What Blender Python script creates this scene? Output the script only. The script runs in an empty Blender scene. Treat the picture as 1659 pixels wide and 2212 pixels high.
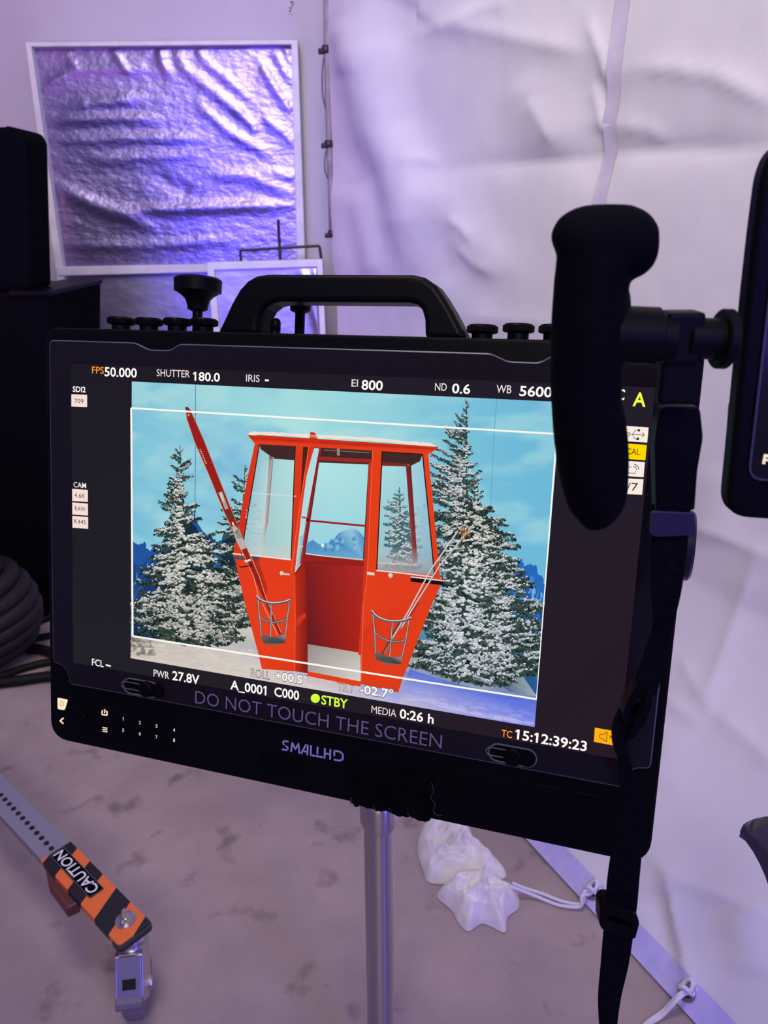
import bpy, math, random
import numpy as np
from mathutils import Vector, Matrix
from mathutils.geometry import tessellate_polygon

PI = math.pi
rnd = random.Random(7)
SC = bpy.context.scene
COL = SC.collection

# ------------------------------------------------------------------ camera
FPX = 1630.0
W, H = 1659, 2212
CR = Matrix(((0.99995270, 0.00972576, 0.0), (-0.00354507, 0.36448520, -0.93120243), (-0.00905666, 0.93115839, 0.36450244)))
CLOC = Vector((0, 0, 1.2))
cam = bpy.data.cameras.new('camera')
cam.sensor_fit = 'VERTICAL'
cam.sensor_height = 32.0
cam.lens = FPX / H * 32.0
cam.clip_start = 0.02
cam.dof.use_dof = True
cam.dof.focus_distance = 0.66
cam.dof.aperture_fstop = (cam.lens / 1000.0) / 0.0022
camo = bpy.data.objects.new('camera', cam)
COL.objects.link(camo)
camo.matrix_world = Matrix.Translation(CLOC) @ CR.to_4x4()
SC.camera = camo

# ------------------------------------------------------------------ world, lights, exposure
SC.view_settings.view_transform = 'Standard'
SC.view_settings.look = 'None'
SC.view_settings.exposure = 0.0
SC.view_settings.gamma = 1.0
wd = bpy.data.worlds.new('world')
SC.world = wd
wd.use_nodes = True
bg = wd.node_tree.nodes['Background']
bg.inputs[0].default_value = (0.30, 0.23, 0.72, 1)
bg.inputs[1].default_value = 0.42


def area(name, loc, target, size, power, color, sy=None):
    l = bpy.data.lights.new(name, 'AREA')
    l.shape = 'RECTANGLE'
    l.size = size
    l.size_y = sy or size
    l.energy = power
    l.color = color
    o = bpy.data.objects.new(name, l)
    COL.objects.link(o)
    o.location = loc
    o.rotation_euler = (Vector(target) - Vector(loc)).to_track_quat('-Z', 'Y').to_euler()
    return o


key = area('studio_key_light', (-0.1, -1.7, 3.3), (0.25, 2.2, 1.75), 1.4, 25, (1.0, 0.94, 0.84))
key.data.spread = math.radians(72)
area('added_top_light', (-0.5, 0.7, 3.5), (-0.3, 1.2, 0.0), 0.8, 27, (1.0, 0.94, 0.84))  # unseen light added to bring out creases and brighten the floor
area('added_fill_light', (-0.7, 1.6, 3.4), (-0.5, 3.3, 1.4), 0.8, 3, (0.62, 0.46, 1.0))  # unseen violet light added for the back wall
pan_ = area('added_blue_light', (-0.85, 0.75, 1.2), (-0.45, 3.2, 1.25), 0.55, 4.2, (0.10, 0.07, 1.0), 1.0)  # unseen blue light added so the foil reflects blue
pan_.data.spread = math.radians(70)
area('blue_led_light', (1.3, -1.3, 1.5), (0.2, 1.3, 0.3), 0.4, 26, (0.14, 0.10, 1.0), 1.6)
pk = area('added_pink_light', (-2.3, 0.7, 0.9), (-1.15, 3.2, 1.15), 0.6, 2.6, (1.0, 0.30, 0.50))  # unseen pink light added for the mauve tone in the foil
pk.data.spread = math.radians(60)


# ------------------------------------------------------------------ helpers
def ray(px, py):
    return CR @ Vector(((px - W / 2) / FPX, -(py - H / 2) / FPX, -1.0))


def at(px, py, y):            # point of the place at distance y in front of the viewer's feet
    d = ray(px, py)
    return CLOC + d * (y / d.y)


def ground(px, py, z=0.0):
    d = ray(px, py)
    return CLOC + d * ((z - CLOC.z) / d.z)


def lin(c):
    r = []
    for v in c[:3]:
        v = v / 255.0
        r.append(v / 12.92 if v <= 0.04045 else ((v + 0.055) / 1.055) ** 2.4)
    return tuple(r)


def make_obj(name, verts, faces, mats, parent=None, smooth=False, bevel=0, seg=2, fm=None, angle=None):
    me = bpy.data.meshes.new(name)
    me.from_pydata([tuple(v) for v in verts], [], faces)
    me.update()
    if not isinstance(mats, (list, tuple)):
        mats = [mats]
    for m in mats:
        me.materials.append(m)
    if fm:
        me.polygons.foreach_set('material_index', fm)
    if smooth:
        me.polygons.foreach_set('use_smooth', [True] * len(me.polygons))
        if angle:
            me.set_sharp_from_angle(angle=angle)
    o = bpy.data.objects.new(name, me)
    COL.objects.link(o)
    if parent:
        o.parent = parent
    if bevel:
        b = o.modifiers.new('bevel', 'BEVEL')
        b.width = bevel
        b.segments = seg
        b.limit_method = 'ANGLE'
        b.angle_limit = math.radians(40)
    return o


def thing(name, label, cat, loc=(0, 0, 0), group=None):
    o = bpy.data.objects.new(name, None)
    o.empty_display_size = 0.05
    COL.objects.link(o)
    o.location = loc
    o['label'] = label
    o['category'] = cat
    if group:
        o['group'] = group
    return o


def tag(o, label, cat, group=None):
    o['label'] = label
    o['category'] = cat
    if group:
        o['group'] = group
    return o


class MB:
    def __init__(s):
        s.v = []
        s.f = []
        s.m = []
        s.mi = 0

    def add(s, v, f):
        b = len(s.v)
        s.v += [Vector(q) for q in v]
        s.f += [[b + i for i in q] for q in f]
        s.m += [s.mi] * len(f)

    def box(s, c, d, rot=None):
        c = Vector(c)
        vs = []
        for x in (-1, 1):
            for y in (-1, 1):
                for z in (-1, 1):
                    q = Vector((x * d[0] / 2, y * d[1] / 2, z * d[2] / 2))
                    if rot:
                        q = rot @ q
                    vs.append(c + q)
        s.add(vs, [(0, 1, 3, 2), (4, 6, 7, 5), (0, 4, 5, 1), (2, 3, 7, 6), (0, 2, 6, 4), (1, 5, 7, 3)])

    def prism(s, out, z0, z1, holes=(), fr=None):
        """outline in a plane, thickness z0..z1; fr maps (x,y,z) to the place"""
        loops = [list(out)] + [list(h) for h in holes]

        def area2(l):
            return sum(l[i][0] * l[(i + 1) % len(l)][1] - l[(i + 1) % len(l)][0] * l[i][1] for i in range(len(l)))
        if area2(loops[0]) < 0:
            loops[0].reverse()
        for h in loops[1:]:
            if area2(h) > 0:
                h.reverse()
        flat = [p for l in loops for p in l]
        if fr is None:
            fr = lambda x, y, z: Vector((x, y, z))
        n = len(flat)
        vs = [fr(p[0], p[1], z0) for p in flat] + [fr(p[0], p[1], z1) for p in flat]
        fs = []
        if len(loops) == 1:
            fs.append(tuple(n + i for i in range(n)))
            fs.append(tuple(reversed(range(n))))
        else:
            tri = tessellate_polygon([[Vector((p[0], p[1], 0)) for p in l] for l in loops])
            for a, b, c in tri:
                pa, pb, pc = flat[a], flat[b], flat[c]
                cr = (pb[0] - pa[0]) * (pc[1] - pa[1]) - (pb[1] - pa[1]) * (pc[0] - pa[0])
                if cr < 0:
                    b, c = c, b
                fs.append((n + a, n + b, n + c))
                fs.append((c, b, a))
        k = 0
        for l in loops:
            m = len(l)
            for i in range(m):
                a, b = k + i, k + (i + 1) % m
                fs.append((a, b, n + b, n + a))
            k += m
        s.add(vs, fs)

    def lathe(s, prof, o, ax, seg=32):
        """prof = [(radius, height)] about the axis ax through o"""
        o = Vector(o)
        ax = Vector(ax).normalized()
        u = ax.orthogonal().normalized()
        w = ax.cross(u)
        vs, fs = [], []
        for r, h in prof:
            for i in range(seg):
                a = 2 * PI * i / seg
                vs.append(o + ax * h + (u * math.cos(a) + w * math.sin(a)) * max(r, 1e-5))
        for j in range(len(prof) - 1):
            for i in range(seg):
                a, b = j * seg + i, j * seg + (i + 1) % seg
                fs.append((a, b, b + seg, a + seg))
        fs.append(tuple(reversed(range(seg))))
        fs.append(tuple(range((len(prof) - 1) * seg, len(prof) * seg)))
        s.add(vs, fs)

    def tube(s, path, rad, seg=12, flat=None, side=None):
        """sweep along path; rad number or list; flat = thickness ratio, side = direction of the wide axis"""
        path = [Vector(p) for p in path]
        n = len(path)
        if not isinstance(rad, (list, tuple)):
            rad = [rad] * n
        vs, fs = [], []
        u = None
        for i in range(n):
            t = (path[min(i + 1, n - 1)] - path[max(i - 1, 0)]).normalized()
            if side is not None:
                sd = side[i] if isinstance(side, list) else side
                u = Vector(sd)
                u = (u - t * u.dot(t)).normalized()
            elif u is None:
                u = t.orthogonal().normalized()
            else:
                u = (u - t * u.dot(t)).normalized()
            w = t.cross(u)
            fl = 1.0 if flat is None else (flat[i] if isinstance(flat, list) else flat)
            for k in range(seg):
                a = 2 * PI * k / seg
                vs.append(path[i] + u * math.cos(a) * rad[i] + w * math.sin(a) * rad[i] * fl)
        for j in range(n - 1):
            for k in range(seg):
                a, b = j * seg + k, j * seg + (k + 1) % seg
                fs.append((a, b, b + seg, a + seg))
        fs.append(tuple(reversed(range(seg))))
        fs.append(tuple(range((n - 1) * seg, n * seg)))
        s.add(vs, fs)

    def build(s, name, mats, parent=None, **k):
        return make_obj(name, s.v, s.f, mats, parent, fm=s.m if isinstance(mats, (list, tuple)) else None, **k)


def spline(pts, n=8):
    """Catmull-Rom through pts (vectors or tuples of any length)"""
    pts = [np.array(p, float) for p in pts]
    P = [2 * pts[0] - pts[1]] + pts + [2 * pts[-1] - pts[-2]]
    out = []
    for i in range(1, len(P) - 2):
        for k in range(n):
            t = k / n
            out.append(0.5 * (2 * P[i] + (P[i + 1] - P[i - 1]) * t + (2 * P[i - 1] - 5 * P[i] + 4 * P[i + 1] - P[i + 2]) * t * t + (3 * P[i] - P[i - 1] - 3 * P[i + 1] + P[i + 2]) * t ** 3))
    out.append(P[-2])
    return out


def rrect(x0, y0, x1, y1, r, n=6):
    o = []
    for cx, cy, a in ((x1 - r, y0 + r, -PI / 2), (x1 - r, y1 - r, 0), (x0 + r, y1 - r, PI / 2), (x0 + r, y0 + r, PI)):
        for i in range(n + 1):
            t = a + PI / 2 * i / n
            o.append((cx + r * math.cos(t), cy + r * math.sin(t)))
    return o


def round_poly(pts, rads, n=6):
    """polygon with its corners rounded"""
    out = []
    m = len(pts)
    if not isinstance(rads, (list, tuple)):
        rads = [rads] * m
    for i in range(m):
        p = np.array(pts[i], float)
        a = np.array(pts[i - 1], float) - p
        b = np.array(pts[(i + 1) % m], float) - p
        la, lb = np.linalg.norm(a), np.linalg.norm(b)
        r = min(rads[i], la * .49, lb * .49)
        if r < 1e-7:
            out.append(tuple(p))
            continue
        p0, p2 = p + a / la * r, p + b / lb * r
        for k in range(n + 1):
            t = k / n
            out.append(tuple((1 - t) ** 2 * p0 + 2 * t * (1 - t) * p + t * t * p2))
    return out


# ------------------------------------------------------------------ materials
def mat(name, color, rough=0.6, metal=0.0, spec=0.5, **k):
    m = bpy.data.materials.new(name)
    m.use_nodes = True
    b = m.node_tree.nodes['Principled BSDF']
    b.inputs['Base Color'].default_value = (*color, 1)
    b.inputs['Roughness'].default_value = rough
    b.inputs['Metallic'].default_value = metal
    b.inputs['Specular IOR Level'].default_value = spec
    for kk, v in k.items():
        b.inputs[kk.replace('_', ' ')].default_value = v
    return m


def nd(m, typ, **props):
    n = m.node_tree.nodes.new(typ)
    for k, v in props.items():
        setattr(n, k, v)
    return n


def lk(m, a, b):
    m.node_tree.links.new(a, b)


def noise_mix(m, c1, c2, scale, detail=6, lo=0.35, hi=0.65, bump=0.0, bscale=None, bdist=0.01, rough=.6):
    """procedural two-tone colour plus a fine bump"""
    b = m.node_tree.nodes['Principled BSDF']
    tc = nd(m, 'ShaderNodeTexCoord')
    n = nd(m, 'ShaderNodeTexNoise')
    n.inputs['Scale'].default_value = scale
    n.inputs['Detail'].default_value = detail
    n.inputs['Roughness'].default_value = rough
    lk(m, tc.outputs['Object'], n.inputs['Vector'])
    r = nd(m, 'ShaderNodeValToRGB')
    r.color_ramp.elements[0].position = lo
    r.color_ramp.elements[0].color = (*c1, 1)
    r.color_ramp.elements[1].position = hi
    r.color_ramp.elements[1].color = (*c2, 1)
    lk(m, n.outputs['Fac'], r.inputs['Fac'])
    lk(m, r.outputs['Color'], b.inputs['Base Color'])
    if bump:
        n2 = nd(m, 'ShaderNodeTexNoise')
        n2.inputs['Scale'].default_value = bscale or scale * 6
        n2.inputs['Detail'].default_value = 4
        lk(m, tc.outputs['Object'], n2.inputs['Vector'])
        bp = nd(m, 'ShaderNodeBump')
        bp.inputs['Strength'].default_value = bump
        bp.inputs['Distance'].default_value = bdist
        lk(m, n2.outputs['Fac'], bp.inputs['Height'])
        lk(m, bp.outputs['Normal'], b.inputs['Normal'])
    return r


def emit(name, srgb, strength=1.0):
    m = bpy.data.materials.new(name)
    m.use_nodes = True
    nt = m.node_tree
    nt.nodes.clear()
    e = nt.nodes.new('ShaderNodeEmission')
    o = nt.nodes.new('ShaderNodeOutputMaterial')
    e.inputs[0].default_value = (*lin(srgb), 1)
    e.inputs[1].default_value = strength
    nt.links.new(e.outputs[0], o.inputs[0])
    return m


M_black = mat('black_anodised_metal', (0.002, 0.002, 0.003), 0.42, 0, 0.07)
M_black2 = mat('black_plastic', (0.0015, 0.0015, 0.0025), 0.45, 0, 0.07)
M_matte = mat('matte_black', (0.002, 0.002, 0.003), 0.9, 0, 0.03)
M_rubber = mat('black_rubber', (0.0012, 0.0012, 0.003), 0.8, 0, 0.05)
noise_mix(M_rubber, (0.0010, 0.0010, 0.003), (0.0016, 0.0016, 0.004), 120, bump=.15, bscale=900, bdist=.0005)
M_glass = mat('black_screen_glass', (0.008, 0.006, 0.008), 0.12, 0, 0.24)
M_edge = mat('bevelled_glass_edge', (0.06, 0.055, 0.085), 0.3, 0, 0.8)
M_web = mat('black_webbing', (0.002, 0.002, 0.004), 0.9, 0, 0.05)
noise_mix(M_web, (0.001, 0.001, 0.002), (0.003, 0.003, 0.006), 300, bump=.4, bscale=1500, bdist=.0006)
M_chrome = mat('chrome', (0.62, 0.58, 0.57), 0.13, 1.0)
M_chrome.node_tree.nodes['Principled BSDF'].inputs['Anisotropic'].default_value = 0.97
M_chrome.node_tree.nodes['Principled BSDF'].inputs['Anisotropic Rotation'].default_value = 0.25
M_chrome.node_tree.nodes['Principled BSDF'].inputs['Roughness'].default_value = 0.30
_tn = nd(M_chrome, 'ShaderNodeTangent', direction_type='RADIAL', axis='Z')
lk(M_chrome, _tn.outputs[0], M_chrome.node_tree.nodes['Principled BSDF'].inputs['Tangent'])
M_steel = mat('zinc_plated_steel', (0.62, 0.6, 0.66), 0.28, 1.0)
M_white_wood = mat('white_painted_wood', (0.72, 0.68, 0.70), 0.6)
noise_mix(M_white_wood, (0.64, 0.60, 0.63), (0.76, 0.72, 0.74), 14)
M_wire = mat('dark_wire', (0.02, 0.015, 0.02), 0.5)

M_wall = mat('painted_wall', (0.62, 0.58, 0.62), 0.85, 0, 0.2)
noise_mix(M_wall, (0.47, 0.43, 0.50), (0.52, 0.48, 0.54), 1.6, bump=.08, bscale=40)
M_floor = mat('concrete_floor', (0.3, 0.25, 0.25), 0.75, 0, 0.25)


def floor_nodes():
    m = M_floor
    ramp = noise_mix(m, (0.300, 0.228, 0.230), (0.450, 0.352, 0.325), 3.2, 9, .3, .7, bump=.12, bscale=90, bdist=.004, rough=.65)
    b = m.node_tree.nodes['Principled BSDF']
    tc = nd(m, 'ShaderNodeTexCoord')
    n = nd(m, 'ShaderNodeTexNoise')
    n.inputs['Scale'].default_value = 11
    n.inputs['Detail'].default_value = 5
    lk(m, tc.outputs['Object'], n.inputs['Vector'])
    r = nd(m, 'ShaderNodeValToRGB')
    r.color_ramp.elements[0].position = .60
    r.color_ramp.elements[0].color = (1, 1, 1, 1)
    r.color_ramp.elements[1].position = .70
    r.color_ramp.elements[1].color = (.62, .58, .60, 1)
    lk(m, n.outputs['Fac'], r.inputs['Fac'])
    mx = nd(m, 'ShaderNodeMix', data_type='RGBA', blend_type='MULTIPLY')
    mx.inputs[0].default_value = 1
    lk(m, ramp.outputs['Color'], mx.inputs[6])
    lk(m, r.outputs['Color'], mx.inputs[7])
    lk(m, mx.outputs[2], b.inputs['Base Color'])


floor_nodes()

# ------------------------------------------------------------------ setting
fl = make_obj('floor', [(-4, -2.5, 0), (4, -2.5, 0), (4, 3.3, 0), (-4, 3.3, 0), (-4, -2.5, -.1), (4, -2.5, -.1), (4, 3.3, -.1), (-4, 3.3, -.1)],
              [(0, 1, 2, 3), (7, 6, 5, 4), (0, 4, 5, 1), (1, 5, 6, 2), (2, 6, 7, 3), (3, 7, 4, 0)], M_floor)
fl['kind'] = 'structure'
mb = MB()
mb.box((0, 3.36, 1.75), (8, .12, 3.7))
wb = mb.build('wall_back', M_wall)
wb['kind'] = 'structure'


# ------------------------------------------------------------------ creased sheets
def seg_field(PX, PY, poly):
    """distance from every point to a polyline, and the place along it"""
    best = np.full(PX.shape, 1e9)
    par = np.zeros(PX.shape)
    tot = sum(math.dist(poly[i], poly[i + 1]) for i in range(len(poly) - 1))
    acc = 0
    for i in range(len(poly) - 1):
        ax, ay = poly[i]
        bx, by = poly[i + 1]
        L2 = (bx - ax) ** 2 + (by - ay) ** 2
        t = np.clip(((PX - ax) * (bx - ax) + (PY - ay) * (by - ay)) / L2, 0, 1)
        d = np.hypot(PX - ax - t * (bx - ax), PY - ay - t * (by - ay))
        u = d < best
        best[u] = d[u]
        par[u] = ((acc + t * math.sqrt(L2)) / tot)[u]
        acc += math.sqrt(L2)
    return best, par


def fold_field(PX, PY, folds):
    """heights of creases: (points, height, half width, 'tent' or 'round')"""
    D = np.zeros(PX.shape)
    for poly, h, w, kind in folds:
        d, t = seg_field(PX, PY, poly)
        taper = np.clip(np.minimum(t, 1 - t) * 5, 0, 1) * .75 + .25
        if kind == 'tent':
            D += .8 * h * taper * np.exp(-d / (.42 * w))
        else:
            D += h * taper * np.exp(-(d / w) ** 2)
    return D


def project(P):
    Q = (P - np.array(CLOC)) @ np.array(CR)
    z = -Q[..., 2]
    z = np.where(z < .05, .05, z)
    return W / 2 + FPX * Q[..., 0] / z, H / 2 - FPX * Q[..., 1] / z


def vnoise(x, y, seed):
    xi, yi = np.floor(x).astype(int), np.floor(y).astype(int)
    fx, fy = x - xi, y - yi
    fx, fy = fx * fx * (3 - 2 * fx), fy * fy * (3 - 2 * fy)

    def h(a, b):
        v = np.sin(a * 127.1 + b * 311.7 + seed * 74.7) * 43758.5453
        return v - np.floor(v)
    return (h(xi, yi) * (1 - fx) + h(xi + 1, yi) * fx) * (1 - fy) + (h(xi, yi + 1) * (1 - fx) + h(xi + 1, yi + 1) * fx) * fy


def fbm(x, y, seed, o=4):
    r = 0
    a = .5
    for i in range(o):
        r = r + a * vnoise(x * 2 ** i, y * 2 ** i, seed + i)
        a *= .5
    return r


def grid_faces(nu, nv):
    return [(j * nu + i, j * nu + i + 1, (j + 1) * nu + i + 1, (j + 1) * nu + i) for j in range(nv - 1) for i in range(nu - 1)]

# ------------------------------------------------------------------ white backdrop cloth on the right
M_cloth = mat('white_cotton_cloth', (0.80, 0.77, 0.78), 0.9, 0, 0.1)
noise_mix(M_cloth, (0.67, 0.635, 0.68), (0.725, 0.69, 0.72), 5, bump=.12, bscale=260, bdist=.0015)
M_violet_strip = mat('darker_violet_cloth', (0.60, 0.54, 0.66), 0.9, 0, 0.1)
noise_mix(M_violet_strip, (0.56, 0.50, 0.64), (0.63, 0.57, 0.68), 30, bump=.15, bscale=260, bdist=.0015)
M_brass = mat('dull_brass', (0.45, 0.38, 0.34), 0.35, 1.0)

BD = Vector((0.463, -0.886, 0)).normalized()      # run of the cloth towards the viewer
BN = Vector((-0.886, -0.463, 0)).normalized()     # side of the cloth that faces the viewer
B0 = Vector((-0.172, 2.93, 0))
SMAX = 3.3
CREASES = [
    ([(870, 82), (930, 66), (965, 56), (1001, 56), (1120, 82), (1240, 107), (1290, 112)], .016, 85, 'tent'),
    ([(965, 52), (1030, 26), (1110, -4)], .010, 60, 'tent'),
    ([(945, 368), (1038, 356), (1140, 350), (1259, 344), (1320, 328), (1430, 323), (1560, 320), (1690, 311)], -.016, 80, 'tent'),
    ([(1353, 150), (1440, 147), (1553, 163), (1600, 188), (1690, 232)], .013, 70, 'tent'),
    ([(1265, 266), (1334, 271), (1400, 279), (1445, 305)], .009, 45, 'tent'),
    ([(1480, 1132), (1562, 1158), (1638, 1192), (1690, 1212)], .012, 70, 'tent'),
    ([(1640, 1190), (1587, 1346), (1537, 1487), (1529, 1560)], .014, 80, 'tent'),
    ([(1430, 1500), (1480, 1540), (1522, 1575)], .010, 55, 'tent'),
    ([(1540, 1538), (1610, 1588), (1690, 1665)], .014, 75, 'tent'),
    ([(1400, 1845), (1447, 1897), (1534, 1928), (1690, 1996)], .016, 75, 'tent'),
    ([(1443, 1900), (1464, 2016), (1485, 2103), (1505, 2170)], .050, 50, 'tent'),
    ([(1430, 1910), (1440, 2010), (1458, 2090)], -.030, 34, 'round'),
    ([(785, -10), (788, 90), (803, 200), (822, 280), (866, 360), (882, 430), (890, 520), (905, 600)], .046, 58, 'round'),
    ([(772, 395), (790, 480), (806, 560), (815, 620)], .022, 36, 'round'),
    ([(722, 380), (730, 470), (735, 600)], .014, 30, 'round'),
    ([(905, 395), (960, 440), (1000, 500), (1060, 560), (1110, 600)], .014, 45, 'round'),
    ([(900, 0), (880, 60), (905, 20)], -.012, 60, 'round'),
    ([(1120, 160), (1160, 260), (1230, 330)], .008, 60, 'round'),
    ([(950, 600), (1010, 690), (1060, 720)], .008, 60, 'round'),
    ([(1000, 680), (1200, 700)], .008, 60, 'tent'),
    ([(1540, 1000), (1560, 1180)], .006, 50, 'round'),
    ([(1270, 40), (1300, 120), (1312, 190)], .012, 40, 'tent'),
    ([(1275, 180), (1285, 230), (1300, 290)], .010, 36, 'tent'),
    ([(1145, 215), (1175, 270), (1195, 310)], .009, 50, 'tent'),
    ([(740, 40), (760, 110), (765, 170)], .012, 36, 'round'),
    ([(975, 470), (1005, 490), (1025, 520)], .010, 26, 'tent'),
    ([(990, 530), (1030, 570), (1075, 590)], .010, 34, 'tent'),
    ([(880, 345), (910, 340), (950, 352)], .008, 26, 'tent'),
    ([(1470, 1420), (1500, 1470), (1530, 1520)], .009, 46, 'tent'),
    ([(1405, 1700), (1440, 1640), (1460, 1560)], .008, 60, 'round'),
    ([(1420, 1890), (1432, 1960), (1420, 2040)], .010, 40, 'round'),
    ([(1180, 1845), (1250, 1880), (1330, 1930)], .008, 40, 'tent'),
    ([(1590, 1960), (1620, 2040), (1610, 2120)], .016, 60, 'round'),
    ([(1310, 150), (1290, 300), (1270, 420)], -.010, 50, 'round'),
]


def cloth_surface(S, Z, lift=0.0):
    """S along the run, Z the height level; the foot sweeps out over the floor"""
    t = np.clip((0.50 - Z) / 0.50, 0, 1)
    off = 0.40 * t ** 1.5
    bx = B0.x + BD.x * S + BN.x * off
    by = B0.y + BD.y * S + BN.y * off
    P = np.stack([bx, by, Z + 0 * S], -1)
    PX, PY = project(P)
    D = fold_field(PX, PY, CREASES)
    D += .012 * (fbm(S * 2.2, Z * 1.6, 3, 2) - .5) + .004 * (fbm(S * 9, Z * 7, 9, 3) - .5)
    D = D * np.clip(Z / .10, .08, 1) + lift
    nz = np.clip(t * 1.2, 0, .8)
    nl = np.sqrt(1 - nz ** 2)
    P[..., 0] += BN.x * D * nl
    P[..., 1] += BN.y * D * nl
    P[..., 2] += D * nz
    P[..., 2] = np.maximum(P[..., 2], .004 + lift)
    return P


nu, nv = 420, 300
sv = np.linspace(0, SMAX, nu)
zt = np.linspace(0, 1, nv)
zv = .004 + 3.1 * zt ** 1.35
Sg, Zg = np.meshgrid(sv, zv)
backdrop = thing('backdrop_cloth', 'large creased white cloth hanging on the right, its foot spread over the floor', 'cloth')
cl = make_obj('sheet', cloth_surface(Sg, Zg).reshape(-1, 3), grid_faces(nu, nv), M_cloth, backdrop, smooth=True)
# hem along the foot
zh = np.linspace(.004, .034, 8)
Sh, Zh = np.meshgrid(sv, zh)
P = cloth_surface(Sh, Zh, .003)
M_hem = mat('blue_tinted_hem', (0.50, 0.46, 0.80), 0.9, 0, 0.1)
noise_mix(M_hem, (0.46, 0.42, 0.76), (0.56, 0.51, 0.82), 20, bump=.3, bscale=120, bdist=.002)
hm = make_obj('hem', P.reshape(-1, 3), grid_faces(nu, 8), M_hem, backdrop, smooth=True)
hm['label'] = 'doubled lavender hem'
# upright strip in a darker violet than the sheet (runs a little askew)
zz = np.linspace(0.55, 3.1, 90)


def plane_hit(px, py):
    d = ray(px, py)
    t = (B0 - CLOC).dot(BN) / d.dot(BN)
    p = CLOC + d * t
    return (p - B0).dot(BD), p.z


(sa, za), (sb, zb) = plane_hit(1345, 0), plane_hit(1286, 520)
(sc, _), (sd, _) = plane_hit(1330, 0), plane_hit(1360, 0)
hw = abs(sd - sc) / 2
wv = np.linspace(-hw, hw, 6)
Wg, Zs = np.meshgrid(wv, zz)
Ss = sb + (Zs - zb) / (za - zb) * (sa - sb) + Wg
sm = make_obj('violet_strip', cloth_surface(Ss, Zs, .004).reshape(-1, 3), grid_faces(6, 90), M_violet_strip, backdrop, smooth=True)
sm['label'] = 'upright darker violet strip'


def on_foot(s, z):
    return Vector(cloth_surface(np.array([[s]]), np.array([[z]]), .004)[0, 0])


def foot_s(px, py):
    g = ground(px, py)
    return (g - B0).dot(BD)


GROM = []
for px, py in ((1285, 1942), (1478, 2166)):
    s = foot_s(px, py)
    p = on_foot(s, .020)
    q = on_foot(s + .01, .020) - p
    r = on_foot(s, .03) - p
    n = q.cross(r).normalized()
    if n.z < 0:
        n = -n
    g = MB()
    g.lathe([(.0085, 0), (.0085, .002), (.012, .0028), (.0155, .0016), (.0155, 0)], p, n, 24)
    g.build('grommet', M_brass, backdrop, smooth=True)
    GROM.append(p)

# ------------------------------------------------------------------ tied cloth bundle and cords
M_rag = mat('crumpled_white_cotton', (0.82, 0.79, 0.80), 0.9, 0, 0.1)
noise_mix(M_rag, (0.76, 0.70, 0.69), (0.86, 0.83, 0.83), 22, bump=.3, bscale=300, bdist=.001)
M_cord = mat('white_cord', (0.74, 0.70, 0.80), 0.85, 0, 0.1)


def bundle_part(name, outline, hgt, seed, parent, zlift=0.0, folds=()):
    """crumpled cloth lying on the floor within a traced outline"""
    pts = [ground(x, y, .02) for x, y in outline]
    pts = [Vector(p) for p in spline(pts + [pts[0]], 5)]
    pts = pts[:-1]
    c = sum(pts, Vector()) / len(pts)
    n = len(pts)
    rings = 44
    rr_ = random.Random(seed)
    dirx = (pts[0] - c)
    lines = []
    ax = max(pts, key=lambda p: (p - c).length) - c
    base_a = math.atan2(ax.y, ax.x)
    for k in range(34):
        a0 = pts[rr_.randrange(len(pts))]
        m0 = c + (a0 - c) * rr_.uniform(.15, .95)
        an = base_a + rr_.uniform(-.7, .7) + (1.2 if k % 4 == 0 else 0)
        ln = rr_.uniform(.015, .045)
        p0 = (m0.x - ln * math.cos(an), m0.y - ln * math.sin(an))
        p1 = (m0.x + ln * math.cos(an + .4), m0.y + ln * math.sin(an + .4))
        lines.append((p0, (m0.x, m0.y), p1, rr_.uniform(.004, .011) * rr_.choice((1, 1, -.8)), rr_.uniform(.003, .007)))

    def folds_at(x, y):
        X, Y = np.array([x]), np.array([y])
        v = 0.0
        for p0, pm, p1, h_, w_ in lines:
            d, _t = seg_field(X, Y, [p0, pm, p1])
            v += h_ * math.exp(-float(d[0]) / w_)
        return v
    vs, fs = [], []
    for j in range(rings + 1):
        t = j / rings
        for i, p in enumerate(pts):
            q = c + (p - c) * t
            x, y = q.x, q.y
            f = fbm(np.array(x * 26), np.array(y * 26), seed, 4)
            rr = abs(math.sin((x * 60 + y * 22) + 5 * float(f))) ** .7
            f2 = float(fbm(np.array(x * 70 + 3 * float(f)), np.array(y * 45), seed + 3, 3))
            f3 = float(fbm(np.array(x * 38 + y * 30), np.array(y * 150 - x * 90), seed + 9, 3))
            h = hgt * (1 - t ** 5) * (.22 + .5 * float(f)) + .006 * rr * (1 - t ** 6) + .010 * (abs(f3 - .45) ** .8) * (1 - t ** 6) + folds_at(x, y) * (1 - t ** 5)
            vs.append((x, y, .004 + zlift * (1 - t ** 2) + max(h, 0) + .006 * (1 - t)))
    for j in range(rings):
        for i in range(n):
            a, b = j * n + i, j * n + (i + 1) % n
            fs.append((a, b, b + n, a + n))
    # under side
    k = len(vs)
    for i, p in enumerate(pts):
        vs.append((p.x, p.y, .002))
    o = rings * n
    for i in range(n):
        fs.append((o + i, o + (i + 1) % n, k + (i + 1) % n, k + i))
    fs.append(tuple(k + i for i in reversed(range(n))))
    ob = make_obj(name, vs, fs, M_rag, parent, smooth=True)
    sub = ob.modifiers.new('smooth', 'SUBSURF')
    sub.levels = sub.render_levels = 1
    return ob


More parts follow.
